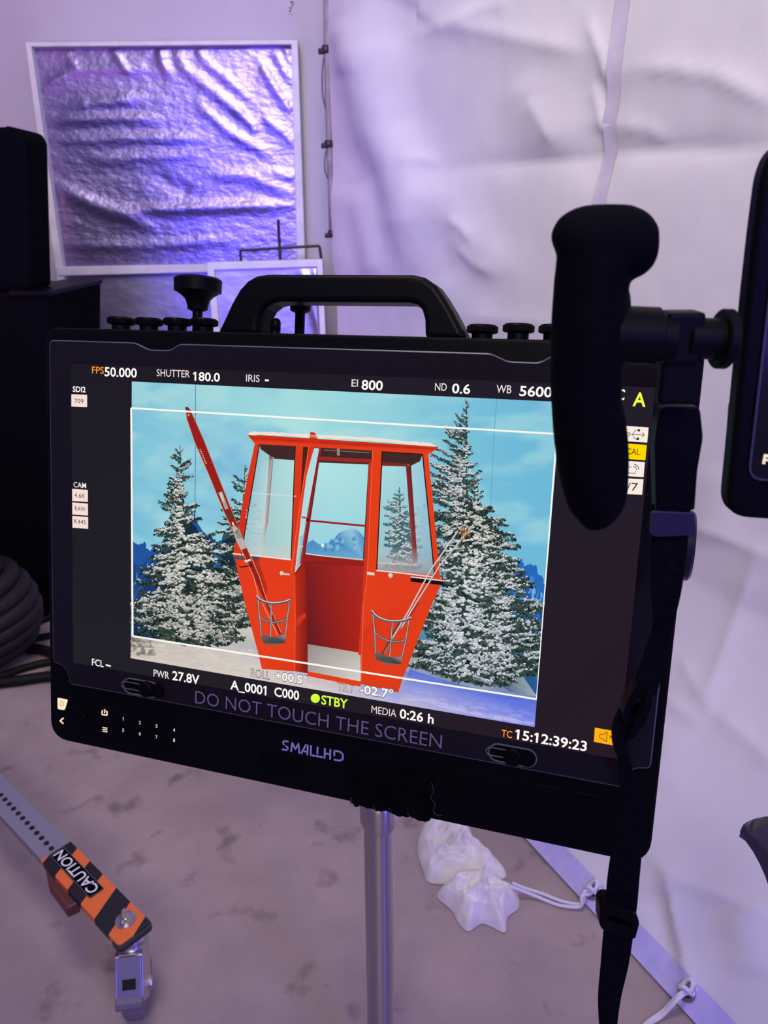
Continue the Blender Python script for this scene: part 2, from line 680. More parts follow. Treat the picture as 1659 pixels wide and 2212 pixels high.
bag = thing('cloth_bundle', 'crumpled white cotton bag lying on the floor, tied by a cord to the cloth hem', 'bag')
bundle_part('bag_body', [(915, 1765), (960, 1752), (1010, 1770), (1030, 1812), (1078, 1848), (1094, 1880), (1050, 1890), (1000, 1893), (930, 1892), (912, 1860), (901, 1815)], .05, 5, bag)
bundle_part('gathered_neck', [(985, 1880), (1060, 1872), (1090, 1902), (1118, 1914), (1122, 1945), (1098, 1966), (1092, 1998), (1062, 1986), (1040, 1980), (1012, 1996), (990, 1976), (975, 1950), (944, 1922), (958, 1902)], .045, 11, bag, .012)


def cord(name, pts, label, r=.0032, twin=True):
    path = [Vector(p) for p in spline(pts, 10)]
    g = MB()
    off = Vector((.003, .004, 0))
    g.tube([p + off for p in path], r, 8)
    if twin:
        g.tube([p - off + Vector((0, 0, .002 * math.sin(i * .2))) for i, p in enumerate(path)], r, 8)
    # the knot round the eyelet
    e = path[-1]
    loop = [e + Vector((.012 * math.cos(a), .012 * math.sin(a) * .8, .010 + .008 * math.sin(2 * a))) for a in np.linspace(0, 2 * PI, 24)]
    g.tube(loop, r * 1.1, 8)
    loop = [e + Vector((.006 * math.cos(a), .009 * math.sin(a), .012 + .010 * math.cos(a))) for a in np.linspace(0, 2 * PI, 20)]
    g.tube(loop, r * 1.1, 8)
    return tag(g.build(name, M_cord, smooth=True), label, 'cord')


def gz(px, py, z):
    return ground(px, py, z)


cord('tie_cord', [gz(1105, 1912, .035), gz(1130, 1922, .02), gz(1170, 1935, .008), gz(1215, 1952, .006), gz(1255, 1956, .008), GROM[0] + Vector((-.02, -.01, .006)), GROM[0]],
     'white twin cord running from the crumpled bag to the hem eyelet')
cord('tie_cord', [gz(1350, 2262, .006), gz(1395, 2215, .006), gz(1430, 2190, .007), GROM[1] + Vector((-.02, -.015, .008)), GROM[1]],
     'white cord knotted through the eyelet nearest the bottom edge')

# ------------------------------------------------------------------ batten at the cloth's far edge
M_batten = mat('grey_painted_batten', (0.25, 0.20, 0.24), 0.6)
noise_mix(M_batten, (0.20, 0.16, 0.19), (0.29, 0.24, 0.28), 20)
YB = 2.93
bt = thing('edge_batten', 'thin grey batten hanging upright along the far edge of the white cloth', 'batten')
g = MB()
g.tube([at(705, -60, YB), at(706, 105, YB), at(708, 200, YB), at(711, 310, YB), at(715, 420, YB), at(717, 508, YB)], .0105, 10)
g.build('rod', M_batten, bt, smooth=True)
for px, py in ((704, 107), (710, 311), (717, 505)):
    g = MB()
    p = at(px, py, YB)
    g.lathe([(.013, -.012), (.016, -.004), (.016, .004), (.013, .012)], p, (0, 0, 1), 16)
    g.box(p + Vector((-.014, -.004, -.006)), (.022, .014, .016))
    g.build('tie', M_wire, bt, smooth=True)
for a, b, d in ((108, 238, -8), (314, 392, -9)):
    g = MB()
    pts = [at(703 + (a > 300) * 6, a, YB), at(700 + (a > 300) * 6 + d * .4, a + (b - a) * .3, YB - .01), at(699 + (a > 300) * 6 + d * .3, a + (b - a) * .7, YB - .01), at(704 + (a > 300) * 7, b, YB)]
    g.tube([Vector(p) for p in spline(pts, 6)], .0022, 6)
    g.build('loose_wire', M_wire, bt, smooth=True)

# small strip with a mark on the wall
pl = thing('wall_tape', 'small strip of tape with dark blue marks high on the back wall', 'tape')
YW = 3.298


def on_wall(px, py, y=YW):
    p = at(px, py, y)
    return (p.x, p.z)


def wall_prism(g, pts, y0, y1):
    g.prism(pts, -y1, -y0, fr=lambda a, b, c: Vector((a, -c, b)))


g = MB()
wall_prism(g, [on_wall(622, -14), on_wall(638, -14), on_wall(634, 30), on_wall(621, 30)], YW - .001, YW + .001)
g.build('strip', mat('lavender_tape', (.52, .48, .54), .7), pl)
g = MB()
for q in ([(628, -8), (635, -6), (634, -2), (627, -3)], [(626, 3), (633, 2), (634, 6), (628, 7)], [(631, 7), (634, 7), (632, 14), (629, 13)], [(624, 15), (632, 16), (631, 19), (624, 18)], [(625, 21), (629, 21), (629, 26), (624, 26)]):
    wall_prism(g, [on_wall(*p, YW - .003) for p in q], YW - .002, YW - .001)
g.build('ink_mark', mat('blue_black_ink', (.08, .06, .14), .6), pl)

# ------------------------------------------------------------------ reflector frames with foil against the wall
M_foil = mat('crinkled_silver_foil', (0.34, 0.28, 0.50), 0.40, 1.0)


def foil_nodes(m, s1, strength):
    b = m.node_tree.nodes['Principled BSDF']
    tc = nd(m, 'ShaderNodeTexCoord')
    mp = nd(m, 'ShaderNodeMapping')
    mp.inputs['Scale'].default_value = (1.0, 1.0, 1.6)
    n = nd(m, 'ShaderNodeTexNoise')
    n.inputs['Scale'].default_value = s1
    n.inputs['Detail'].default_value = 5
    lk(m, tc.outputs['Object'], mp.inputs['Vector'])
    lk(m, mp.outputs['Vector'], n.inputs['Vector'])
    bp = nd(m, 'ShaderNodeBump')
    bp.inputs['Strength'].default_value = strength
    bp.inputs['Distance'].default_value = .012
    lk(m, n.outputs['Fac'], bp.inputs['Height'])
    lk(m, bp.outputs['Normal'], b.inputs['Normal'])


foil_nodes(M_foil, 30, .35)
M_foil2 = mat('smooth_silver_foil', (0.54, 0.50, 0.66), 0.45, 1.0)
foil_nodes(M_foil2, 9, .35)

FOLDS = [
    ([(150, 228), (310, 212)], .016, 14, 'round'), ([(95, 262), (210, 256), (345, 258)], .016, 13, 'round'),
    ([(95, 306), (250, 300), (450, 298)], .014, 13, 'round'), ([(105, 395), (200, 440), (330, 487)], .024, 17, 'round'),
    ([(270, 456), (400, 450), (650, 443)], .022, 13, 'round'), ([(450, 376), (540, 382), (650, 425)], .014, 14, 'round'),
    ([(130, 530), (300, 532), (500, 520)], .012, 12, 'round'), ([(560, 368), (650, 385)], .012, 12, 'round'),
    ([(345, 92), (352, 140), (370, 165)], .014, 10, 'round'), ([(378, 92), (400, 150), (470, 205), (530, 260)], .011, 12, 'round'),
    ([(420, 92), (440, 130), (490, 170), (540, 215)], .009, 10, 'round'), ([(425, 220), (500, 290), (590, 337)], .012, 12, 'round'),
    ([(500, 225), (545, 270), (555, 300)], .012, 10, 'round'), ([(558, 128), (600, 200), (645, 262)], .013, 11, 'round'),
    ([(592, 110), (612, 150), (645, 185)], .010, 9, 'round'), ([(612, 92), (628, 130), (645, 160)], .010, 8, 'round'),
    ([(570, 255), (610, 285), (645, 318)], .012, 11, 'round'), ([(240, 100), (265, 140), (280, 160)], .012, 9, 'round'),
    ([(140, 110), (165, 150), (90, 190)], .010, 12, 'round'), ([(180, 330), (220, 345), (420, 335)], .010, 14, 'round'),
    ([(150, 152), (230, 150), (330, 152)], .008, 12, 'round'), ([(330, 380), (420, 420)], -.010, 16, 'round'),
]


def foil_sheet(name, tl, tr, br, bl, y, m, parent, folds, amp=.010, seed=1, n=(170, 150)):
    c = [np.array(at(*q, y)) for q in (bl, br, tr, tl)]
    u, v = np.meshgrid(np.linspace(0, 1, n[0]), np.linspace(0, 1, n[1]))
    u, v = u[..., None], v[..., None]
    Pq = c[0] * (1 - u) * (1 - v) + c[1] * u * (1 - v) + c[2] * u * v + c[3] * (1 - u) * v
    PX, PY = project(Pq)
    D = fold_field(PX, PY, folds) + amp * (fbm(Pq[..., 0] * 7, Pq[..., 2] * 16, seed, 4) - .45)
    e = np.clip(np.minimum(np.minimum(u, 1 - u), np.minimum(v, 1 - v))[..., 0] * 30, 0, 1)
    Pq[..., 1] -= np.clip(D * .42, -.004, .05) * e
    return make_obj(name, Pq.reshape(-1, 3), grid_faces(*n), m, parent, smooth=True)


YF = 3.255


def frame_bar(g, q, y0, y1):
    k = .0004 * (len(g.f) // 6)
    y0, y1 = y0 - k, y1 + k
    wall_prism(g, [(at(*p, y0).x, at(*p, y0).z) for p in q], y0, y1)


def down(px, py, y):       # image row where the upright through (px, py) meets the floor
    p = at(px, py, y)
    q = np.array([[p.x, p.y, .002]])
    a, b = project(q)
    return float(a[0]), float(b[0])


rf = thing('reflector_frame', 'large white frame of wrinkled silver foil leaning on the back wall', 'reflector')
y0, y1 = YF - .035, YF + .03
bl, br = down(118, 585, y0), down(660, 585, y0)
bl2, br2 = down(136, 585, y0), down(642, 585, y0)
g = MB()
frame_bar(g, [(54, 91), (641, 86), (641, 96), (56, 101)], y0, y1)
frame_bar(g, [(54, 91), (66, 92), (136, 585), bl2, bl, (120, 585)], y0, y1)
frame_bar(g, [(629, 88), (643, 87), (660, 585), br, br2, (642, 585)], y0, y1)
g.build('frame', M_white_wood, rf, bevel=.003)
g = MB()
frame_bar(g, [(122, 577), (655, 567), (655, 583), (124, 596)], y0 - .006, y1)
g.build('cross_bar', M_white_wood, rf, bevel=.003)
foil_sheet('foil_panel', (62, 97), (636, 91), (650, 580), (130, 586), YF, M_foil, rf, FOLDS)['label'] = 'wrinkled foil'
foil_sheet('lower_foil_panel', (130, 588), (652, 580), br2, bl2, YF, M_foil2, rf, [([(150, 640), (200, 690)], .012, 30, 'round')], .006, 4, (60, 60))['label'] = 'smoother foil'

YS = 3.02
sf = thing('small_reflector_frame', 'smaller white framed foil board standing in front of the large foil frame', 'reflector')
y0, y1 = YS - .02, YS + .02
g = MB()
l1, l2 = down(447, 570, y0), down(463, 570, y0)
r1, r2 = down(686, 565, y0), down(698, 565, y0)
frame_bar(g, [(446, 567), (697, 560), (698, 576), (447, 584)], y0, y1)
frame_bar(g, [(446, 567), (461, 567), l2, l1], y0, y1)
frame_bar(g, [(684, 561), (697, 560), r2, r1], y0, y1)
g.build('frame', M_white_wood, sf, bevel=.003)
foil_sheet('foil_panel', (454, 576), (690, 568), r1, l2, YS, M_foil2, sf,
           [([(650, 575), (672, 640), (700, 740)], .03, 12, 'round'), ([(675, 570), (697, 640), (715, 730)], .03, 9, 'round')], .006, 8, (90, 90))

ms = thing('metal_stand', 'thin black metal T-shaped stand sticking up behind the small foil board', 'stand')
g = MB()
YM = 3.11
b = down(603, 560, YM)
g.tube([at(601, 474, YM), Vector((at(603, 560, YM).x, YM, .002))], .006, 10)
g.build('post', M_wire, ms, smooth=True)
g = MB()
p0, p1 = at(519, 541, YM), at(689, 531, YM)
g.tube([p0 + Vector((0, 0, -.06)), p0 + Vector((0, 0, -.004)), p0, p1, p1 + Vector((0.002, 0, -.004)), p1 + Vector((.01, 0, -.07))], .0055, 8)
g.build('cross_arm', M_wire, ms)

# ------------------------------------------------------------------ black case at the left edge
YC = 2.15
ec = thing('equipment_case', 'tall black equipment case with its lid raised at the left edge', 'case')


def casexy(px, py):
    p = at(px, py, YC)
    return (p.x, p.z)


g = MB()
wall_prism(g, [(-1.75, .003), (-1.07, .003), casexy(105, 632), (-1.75, 1.02)], YC, YC + .42)
g.build('body', M_matte, ec, bevel=.01)
g = MB()
o = [casexy(62, 628), casexy(50, 300), casexy(40, 278), casexy(18, 272), (-1.75, 1.44), (-1.75, 1.0)]
wall_prism(g, o, YC + .02, YC + .16)
g.build('lid', M_matte, ec, bevel=.012)
g = MB()
wall_prism(g, [casexy(-5, 269), casexy(5, 268), casexy(7, 275), casexy(-7, 275)], YC + .04, YC + .08)
g.build('latch', M_black2, ec, bevel=.003)
g = MB()
wall_prism(g, [casexy(20, 626), casexy(107, 628), casexy(107, 640), casexy(20, 640)], YC - .008, YC + .43)
g.build('rim', M_black2, ec, bevel=.004)

# coil of cable and loose cables on the floor
M_cable = mat('dark_grey_cable', (0.014, 0.012, 0.015), 0.6, 0, .2)
M_cable2 = mat('black_cable', (0.006, 0.005, 0.006), 0.6, 0, .2)
cc = Vector((-1.16, 1.90, 0))
g = MB()
path = []
for i in range(7 * 28 + 1):
    a = 2 * PI * i / 28
    k = i / 28
    r = .155 - .010 * (k - 3) ** 2 * .5
    path.append(cc + Vector((r * math.cos(a), r * math.sin(a) * .8, .026 + .036 * k + .035 * math.cos(a - .6))))
for p in path:
    p.z = max(p.z, .026)
g.tube(path, .024, 10)
tag(g.build('cable_coil', M_cable, smooth=True), 'dark grey coil of thick cable heaped on the floor by the black case', 'cable')
CAB = [([(20, 1382), (60, 1362), (95, 1338), (150, 1330), (420, 1322)], 'black cable on the floor, farthest of those by the grey coil', .010),
       ([(30, 1402), (60, 1386), (95, 1375), (160, 1370), (430, 1376)], 'black cable on the floor, second farthest by the grey coil', .010),
       ([(30, 1385), (62, 1398), (95, 1405), (160, 1420), (380, 1440)], 'thick black cable bending away beneath the grey coil', .016),
       ([(-20, 1470), (30, 1450), (95, 1432), (170, 1425), (450, 1408)], 'black cable on the floor, second nearest by the grey coil', .011),
       ([(-30, 1478), (40, 1470), (95, 1462), (170, 1458), (400, 1452)], 'black cable on the floor, nearest of those by the grey coil', .015)]
for pts, lab, r in CAB:
    g = MB()
    g.tube([Vector(p) for p in spline([ground(x, y, r + .001) for x, y in pts], 6)], r, 8)
    tag(g.build('floor_cable', M_cable2, smooth=True), lab, 'cable', 'cables by the grey coil')

# ------------------------------------------------------------------ wheeled stand leg with warning sleeve
M_leg = mat('grey_painted_leg', (0.24, 0.22, 0.29), 0.5, 0.0, .4)
M_hole = mat('dark_hole', (0.004, 0.004, 0.004), 0.8)


def stripe_mat():
    m = mat('orange_black_hazard_stripes', (1, .3, .05), .5)
    b = m.node_tree.nodes['Principled BSDF']
    tc = nd(m, 'ShaderNodeTexCoord')
    sx = nd(m, 'ShaderNodeSeparateXYZ')
    lk(m, tc.outputs['Object'], sx.inputs[0])
    a = nd(m, 'ShaderNodeMath', operation='MULTIPLY_ADD')
    a.inputs[1].default_value = .51
    lk(m, sx.outputs['Y'], a.inputs[0])
    lk(m, sx.outputs['X'], a.inputs[2])
    d = nd(m, 'ShaderNodeMath', operation='MULTIPLY_ADD')
    d.inputs[1].default_value = 1 / (.345 * SL)
    d.inputs[2].default_value = 10 - (.04 * SL - .255 * LW) / (.345 * SL)
    lk(m, a.outputs[0], d.inputs[0])
    f = nd(m, 'ShaderNodeMath', operation='FRACT')
    lk(m, d.outputs[0], f.inputs[0])
    c = nd(m, 'ShaderNodeMath', operation='GREATER_THAN')
    c.inputs[1].default_value = .5
    lk(m, f.outputs[0], c.inputs[0])
    mx = nd(m, 'ShaderNodeMix', data_type='RGBA')
    mx.inputs[6].default_value = (0.85, 0.17, 0.035, 1)
    mx.inputs[7].default_value = (0.010, 0.009, 0.014, 1)
    lk(m, c.outputs[0], mx.inputs[0])
    lk(m, mx.outputs[2], b.inputs['Base Color'])
    return m


LZ = .165
pe = (ground(320, 1990, LZ) + ground(255, 2040, LZ)) / 2        # tip of the leg (top face)
pf = (ground(0, 1670, LZ) + ground(0, 1757, LZ)) / 2
ps = (ground(150, 1815, LZ) + ground(92, 1862, LZ)) / 2
lx = (pf - pe).normalized()
ly = Vector((0, 0, 1)).cross(lx)
LW = (ground(150, 1815, LZ) - ground(92, 1862, LZ)).length
leg = thing('stand_leg', 'grey stand leg with orange and black warning sleeve and caster', 'stand leg', pe)
leg.matrix_world = Matrix.Translation(pe) @ Matrix((lx, ly, Vector((0, 0, 1)))).transposed().to_4x4()
SL = (ps - pe).length
FL = (pf - pe).length + .25
g = MB()
g.box(((SL - .03 + FL) / 2, 0, -.0095), (FL - SL + .03, LW * .93, .017))
g.build('tube', M_leg, leg, bevel=.002)
g = MB()
for k in range(16):
    x = SL + .012 + k * .0185
    g.lathe([(.0045, -.0006), (.0045, .0008)], (x, .002, 0), (0, 0, 1), 16)
h = g.build('adjustment_holes', M_hole, leg)
g = MB()
g.prism(round_poly([(-.005, -LW / 2), (SL, -LW / 2), (SL, LW / 2), (-.005, LW / 2)], [.008, .002, .002, .008]), -.012, .002)
g.build('warning_sleeve', stripe_mat(), leg, bevel=.0015)
g = MB()
g.prism(round_poly([(-.010, -LW / 2 - .002), (.012, -LW / 2 - .002), (.012, LW / 2 + .002), (-.010, LW / 2 + .002)], [.010, .001, .001, .010]), -.011, -.001)
g.build('end_cap', mat('dark_grey_plastic', (.03, .028, .04), .5), leg, bevel=.001)
M_rust = mat('red_brown_bracket', (.12, .035, .03), .5)
g = MB()
g.prism([(SL * .50, LW / 2 - .004), (SL * .98, LW / 2 - .004), (SL * .8, LW / 2 + .012), (SL * .52, LW / 2 + .016)], -.030, -.008)
g.build('clamp_bracket', M_rust, leg, bevel=.003)
g = MB()
bx = (ground(272, 1990, LZ) - pe)
bxy = (bx.dot(lx), bx.dot(ly))
g.lathe([(.016, .0021), (.016, .004), (.0115, .0042)], (*bxy, 0), (0, 0, 1), 28)
g.lathe([(.0085, .004), (.0085, .011), (.0045, .0115), (.0045, .022), (.0035, .024)], (*bxy, 0), (0, 0, 1), 6)
g.build('axle_nut', M_chrome, leg)


def text_mesh(s, bold=0.0):
    cu = bpy.data.curves.new('t', 'FONT')
    cu.body = s
    cu.size = 1
    cu.offset = bold
    cu.resolution_u = 3
    o = bpy.data.objects.new('t', cu)
    COL.objects.link(o)
    dg = bpy.context.evaluated_depsgraph_get()
    ev = o.evaluated_get(dg)
    me = ev.to_mesh()
    vs = [(v.co.x, v.co.y) for v in me.vertices]
    fs = [tuple(p.vertices) for p in me.polygons]
    ev.to_mesh_clear()
    bpy.data.objects.remove(o)
    bpy.data.curves.remove(cu)
    return vs, fs


CAPH = max(v[1] for v in text_mesh('H')[0])


def text_fit(s, bold=0.0):
    vs, fs = text_mesh(s, bold)
    for i, c in enumerate(s):
        if c == '1':            # the numeral one gets its flag
            xr = max(v[0] for v in text_mesh(s[:i + 1], bold)[0])
            one = text_mesh('1', bold)[0]
            w = max(v[0] for v in one) - min(v[0] for v in one)
            xl = xr - w
            b = len(vs)
            t = CAPH + bold
            vs = vs + [(xl + w * .5, t), (xl, t), (xl - .12, t - .10), (xl - .12, t - .10 - .11 - bold), (xl + .01, t - .15 - bold)]
            fs = fs + [tuple(b + k for k in range(5))]
    x0, x1 = min(v[0] for v in vs), max(v[0] for v in vs)
    return [((v[0] - x0) / (x1 - x0), v[1] / CAPH) for v in vs], fs


# CAUTION plate
M_letter = mat('white_print', (.78, .76, .80), .5)
ca, cb = SL * .985, SL * .435       # ends of the plate along the leg
g = MB()
g.prism(round_poly([(cb, -.013), (ca, -.013), (ca, .013), (cb, .013)], .003), .002, .0030)
plate = g.build('caution_plate', M_matte, leg)
g = MB()
vs, fs = text_fit('CAUTION', .012)
x0, x1, y0_, hh = cb + .006, ca - .005, -.0085, .0175
g.add([(x0 + a * (x1 - x0), y0_ + b * hh, .0034) for a, b in vs], fs)
cap = g.build('caution_lettering', M_letter, plate)
g = MB()
for a, b, c, d in ((cb + .001, -.0125, ca - .001, -.0119), (cb + .001, .0119, ca - .001, .0125), (cb + .001, -.0125, cb + .0016, .0125), (ca - .0016, -.0125, ca - .001, .0125)):
    g.add([(a, b, .0033), (c, b, .0033), (c, d, .0033), (a, d, .0033)], [(0, 1, 2, 3)])
g.build('plate_border', M_leg, plate)

# caster in the place's own axes, trailing towards the viewer
inv = leg.matrix_world.inverted()
st = pe + lx * .022 + ly * -.006 + Vector((0, 0, -.012))
wc = Vector((st.x + .003, st.y - .018, .0495))
cas = bpy.data.objects.new('caster', None)
COL.objects.link(cas)
cas.parent = leg
cas.matrix_local = inv


def cpart(g, name, m, **k):
    return g.build(name, m, cas, **k)


g = MB()
g.lathe([(.026, 0), (.026, -.006), (.020, -.012), (.024, -.018), (.024, -.024)], st, (0, 0, 1), 28)
cpart(g, 'swivel', M_steel, smooth=True, angle=.6)
fx = Vector((0.13, -1, 0)).normalized()
sx_ = Vector((0, 0, 1)).cross(fx)
g = MB()
top = Vector((st.x, st.y, st.z - .024))
for sgn in (-1, 1):
    o = [(-.026, .0), (.028, .0), (.062, -.050), (.062, -.064), (.030, -.094), (.008, -.090)]
    fr = lambda a, b, c: top + fx * a + Vector((0, 0, b)) + sx_ * c
    if sgn > 0:
        g.prism(o, .0185, .0210, fr=fr)
    else:
        g.prism(o, -.0210, -.0185, fr=fr)
g.prism([(-.026, 0), (.032, 0), (.032, -.003), (-.026, -.003)], -.021, .021, fr=lambda a, b, c: top + fx * a + Vector((0, 0, b)) + sx_ * c)
cpart(g, 'fork', M_steel, bevel=.001)
g = MB()
fr = lambda a, b, c: top + fx * a + Vector((0, 0, b)) + sx_ * c
g.prism([(.026, -.001), (.0605, -.052), (.0630, -.051), (.029, .001)], -.0185, .0185,
        fr=fr)
cpart(g, 'fork_plate', M_steel, bevel=.0008)
g = MB()
g.prism([(.0480, -.0290), (.0562, -.0415), (.0574, -.0404), (.0492, -.0279)], -.010, .010, fr=fr)
cpart(g, 'slot', M_hole)
g = MB()
g.lathe([(.034, -.0165), (.045, -.0155), (.049, -.010), (.049, .010), (.045, .0155), (.034, .0165)], wc, sx_, 40)
cpart(g, 'wheel', mat('grey_rubber_tyre', (.20, .17, .22), .6), smooth=True, angle=.7)
g = MB()
g.lathe([(.007, -.0245), (.007, .0245)], wc, sx_, 6)
g.lathe([(.011, -.0225), (.011, .0225)], wc, sx_, 20)
cpart(g, 'axle', M_steel)
g = MB()
g.prism([(.060, -.050), (.070, -.052), (.075, -.060), (.071, -.067), (.058, -.060)], -.0205, .0205, fr=fr)
cpart(g, 'brake_lever', mat('mauve_plastic_pedal', (.16, .13, .19), .5), bevel=.002)

# ------------------------------------------------------------------ field monitor
MR = Matrix(((0.9524973, 0.0605547, -0.2984661), (-0.3043175, 0.2272901, -0.9250568), (0.0118219, 0.9719426, 0.2349211)))
MC = Vector((-0.0555611, 0.6127431, 0.9290870))
mon = thing('field_monitor', 'large black production monitor with a red cable car on its screen, on a chrome pole', 'monitor')
mon.matrix_world = Matrix.Translation(MC) @ MR.to_4x4()
MRT = MR.transposed()


def mp(px, py, z=0.0):        # point of the monitor's own axes, on the level z in front of its screen
    d = MRT @ ray(px, py)
    c = MRT @ (CLOC - MC)
    t = (z - c.z) / d.z
    return (c.x + d.x * t, c.y + d.y * t)


ZH = -.0040      # front of the housing
g = MB()
out = round_poly([(-.2985, .1835), (.2985, .1835), (.2985, -.2382), (-.2985, -.2382)], [.014, .014, .022, .022], 8)
g.prism(out, -.058, ZH)
g.build('housing', M_black, mon, bevel=.0025, seg=3)


def mirrored(pts):
    return pts + [(-x, y) for x, y in reversed(pts)]


# cover glass with its cut-outs
nt = [mp(290, 742), mp(320, 752), mp(366, 752), mp(386, 742)]
nr = [mp(1060, 762), mp(1098, 778), mp(1166, 778), mp(1194, 764)]
GO = [(-.2915, .1715), (nt[0][0], .1715), (nt[1][0], .1655), (nt[2][0], .1655), (nt[3][0], .1715),
      (nr[0][0], .1715), (nr[1][0], .1655), (nr[2][0], .1655), (nr[3][0], .1715), (.2915, .1715),
      (.2915, -.1535), (.281, -.1545), (.2745, -.1600), (.2705, -.1735), (-.2705, -.1735), (-.2745, -.1600), (-.281, -.1545), (-.2915, -.1535)]
GR = round_poly(GO, [.006, .004, .004, .004, .004, .004, .004, .004, .004, .006, .005, .004, .006, .003, .003, .006, .004, .005], 5)


def inset(poly, d):
    n = len(poly)
    s = sum(poly[i][0] * poly[(i + 1) % n][1] - poly[(i + 1) % n][0] * poly[i][1] for i in range(n))
    o = []
    for i in range(n):
        a, b, c = np.array(poly[i - 1]), np.array(poly[i]), np.array(poly[(i + 1) % n])
        e1, e2 = b - a, c - b
        e1, e2 = e1 / (np.linalg.norm(e1) + 1e-12), e2 / (np.linalg.norm(e2) + 1e-12)
        t = e1 + e2
        t = t / (np.linalg.norm(t) + 1e-12)
        nn = np.array((-t[1], t[0])) * (1 if s > 0 else -1)
        o.append(tuple(b + nn * d))
    return o


GI = inset(GR, .0011)
g = MB()
g.prism(GI, ZH + .0001, -.0010)
gl = g.build('cover_glass', M_glass, mon)
g = MB()
n = len(GR)
g.add([(x, y, ZH) for x, y in GR] + [(x, y, -.0016) for x, y in GR] + [(x, y, -.0010) for x, y in GI],
      [(i, (i + 1) % n, n + (i + 1) % n, n + i) for i in range(n)] + [(n + i, n + (i + 1) % n, 2 * n + (i + 1) % n, 2 * n + i) for i in range(n)])
g.build('glass_edge', M_edge, gl)

# --- the lit display: everything on it is one flat luminous picture in layers
M_lcd = bpy.data.materials.new('lit_display')
M_lcd.use_nodes = True
ntree = M_lcd.node_tree
ntree.nodes.clear()
at_ = ntree.nodes.new('ShaderNodeAttribute')
at_.attribute_name = 'Col'
em = ntree.nodes.new('ShaderNodeEmission')
tr = ntree.nodes.new('ShaderNodeBsdfTransparent')
mx = ntree.nodes.new('ShaderNodeMixShader')
ou = ntree.nodes.new('ShaderNodeOutputMaterial')
ntree.links.new(at_.outputs['Color'], em.inputs[0])
ntree.links.new(at_.outputs['Alpha'], mx.inputs[0])
ntree.links.new(tr.outputs[0], mx.inputs[1])
ntree.links.new(em.outputs[0], mx.inputs[2])
ntree.links.new(mx.outputs[0], ou.inputs[0])
em.inputs[1].default_value = 1.0


class Screen:
    def __init__(s):
        s.v, s.f, s.c = [], [], []
        s.z = -.0006

    def up(s, d=4e-6):
        s.z += d

    def poly(s, pts, col, alpha=1.0, loc=False):
        """pts traced on the screen; col one colour or one per point"""
        b = len(s.v)
        q = pts if loc else [mp(*p) for p in pts]
        s.v += [(x, y, s.z) for x, y in q]
        s.f.append(tuple(range(b, b + len(q))))
        if isinstance(col[0], (tuple, list)):
            s.c += [(*lin(c), alpha if len(c) < 4 else c[3]) for c in col]
        else:
            s.c += [(*lin(col), alpha)] * len(q)

    def strip(s, line, w, col, alpha=1.0):
        pts = [np.array(p, float) for p in line]
        L, R = [], []
        ws = w if isinstance(w, (list, tuple)) else [w] * len(pts)
        for i, p in enumerate(pts):
            t = pts[min(i + 1, len(pts) - 1)] - pts[max(i - 1, 0)]
            t = t / (np.linalg.norm(t) + 1e-9)
            nn = np.array((-t[1], t[0])) * ws[i] / 2
            L.append(tuple(p + nn))
            R.append(tuple(p - nn))
        for i in range(len(pts) - 1):
            s.poly([L[i], L[i + 1], R[i + 1], R[i]], col, alpha)

    def blob(s, x, y, rx, ry, col, n=5, rot=0.0, alpha=1.0, jag=.45):
        pts = []
        for i in range(n):
            a = 2 * PI * i / n + rnd.uniform(-.3, .3)
            k = rnd.uniform(1 - jag, 1 + jag * .4)
            u, w = rx * k * math.cos(a), ry * k * math.sin(a)
            pts.append((x + u * math.cos(rot) - w * math.sin(rot), y + u * math.sin(rot) + w * math.cos(rot)))
        s.poly(pts, col, alpha)

    def text(s, t, xl, xr, yl, yr, h, col, bold=0.0):
        vs, fs = text_fit(t, bold)
        a = np.array(mp(xl, yl))
        b = np.array(mp(xr, yr))
        hh = np.linalg.norm(np.array(mp((xl + xr) / 2, (yl + yr) / 2 - h)) - np.array(mp((xl + xr) / 2, (yl + yr) / 2)))
        base = len(s.v)
        yb = (a[1] + b[1]) / 2
        s.v += [(a[0] + u * (b[0] - a[0]), yb + w * hh, s.z) for u, w in vs]
        s.f += [tuple(base + i for i in f) for f in fs]
        s.c += [(*lin(col), 1.0)] * len(vs)

    def build(s, name, parent, clip=None):
        if clip:
            s.v = [(min(max(x, clip[0]), clip[1]), min(max(y, clip[2]), clip[3]), z) for x, y, z in s.v]
        o = make_obj(name, s.v, s.f, M_lcd, parent)
        ca_ = o.data.color_attributes.new('Col', 'FLOAT_COLOR', 'POINT')
        ca_.data.foreach_set('color', [k for c in s.c for k in c])
        return o


# display base (dark, faintly lit)
T = Screen()
AX, AY = .2657, .1495
T.poly([(-AX, -AY), (AX, -AY), (AX, AY), (-AX, AY)], [(33, 33, 40), (38, 26, 38), (36, 30, 42), (30, 27, 36)], loc=True)
scr = T.build('display', mon)

T = Screen()
T.z = -.00055
PX0, PX1, PY0, PY1 = -.1974, .1968, -.1345, .1354


def mix(a, b, t):
    return tuple(a[i] + (b[i] - a[i]) * t for i in range(3))


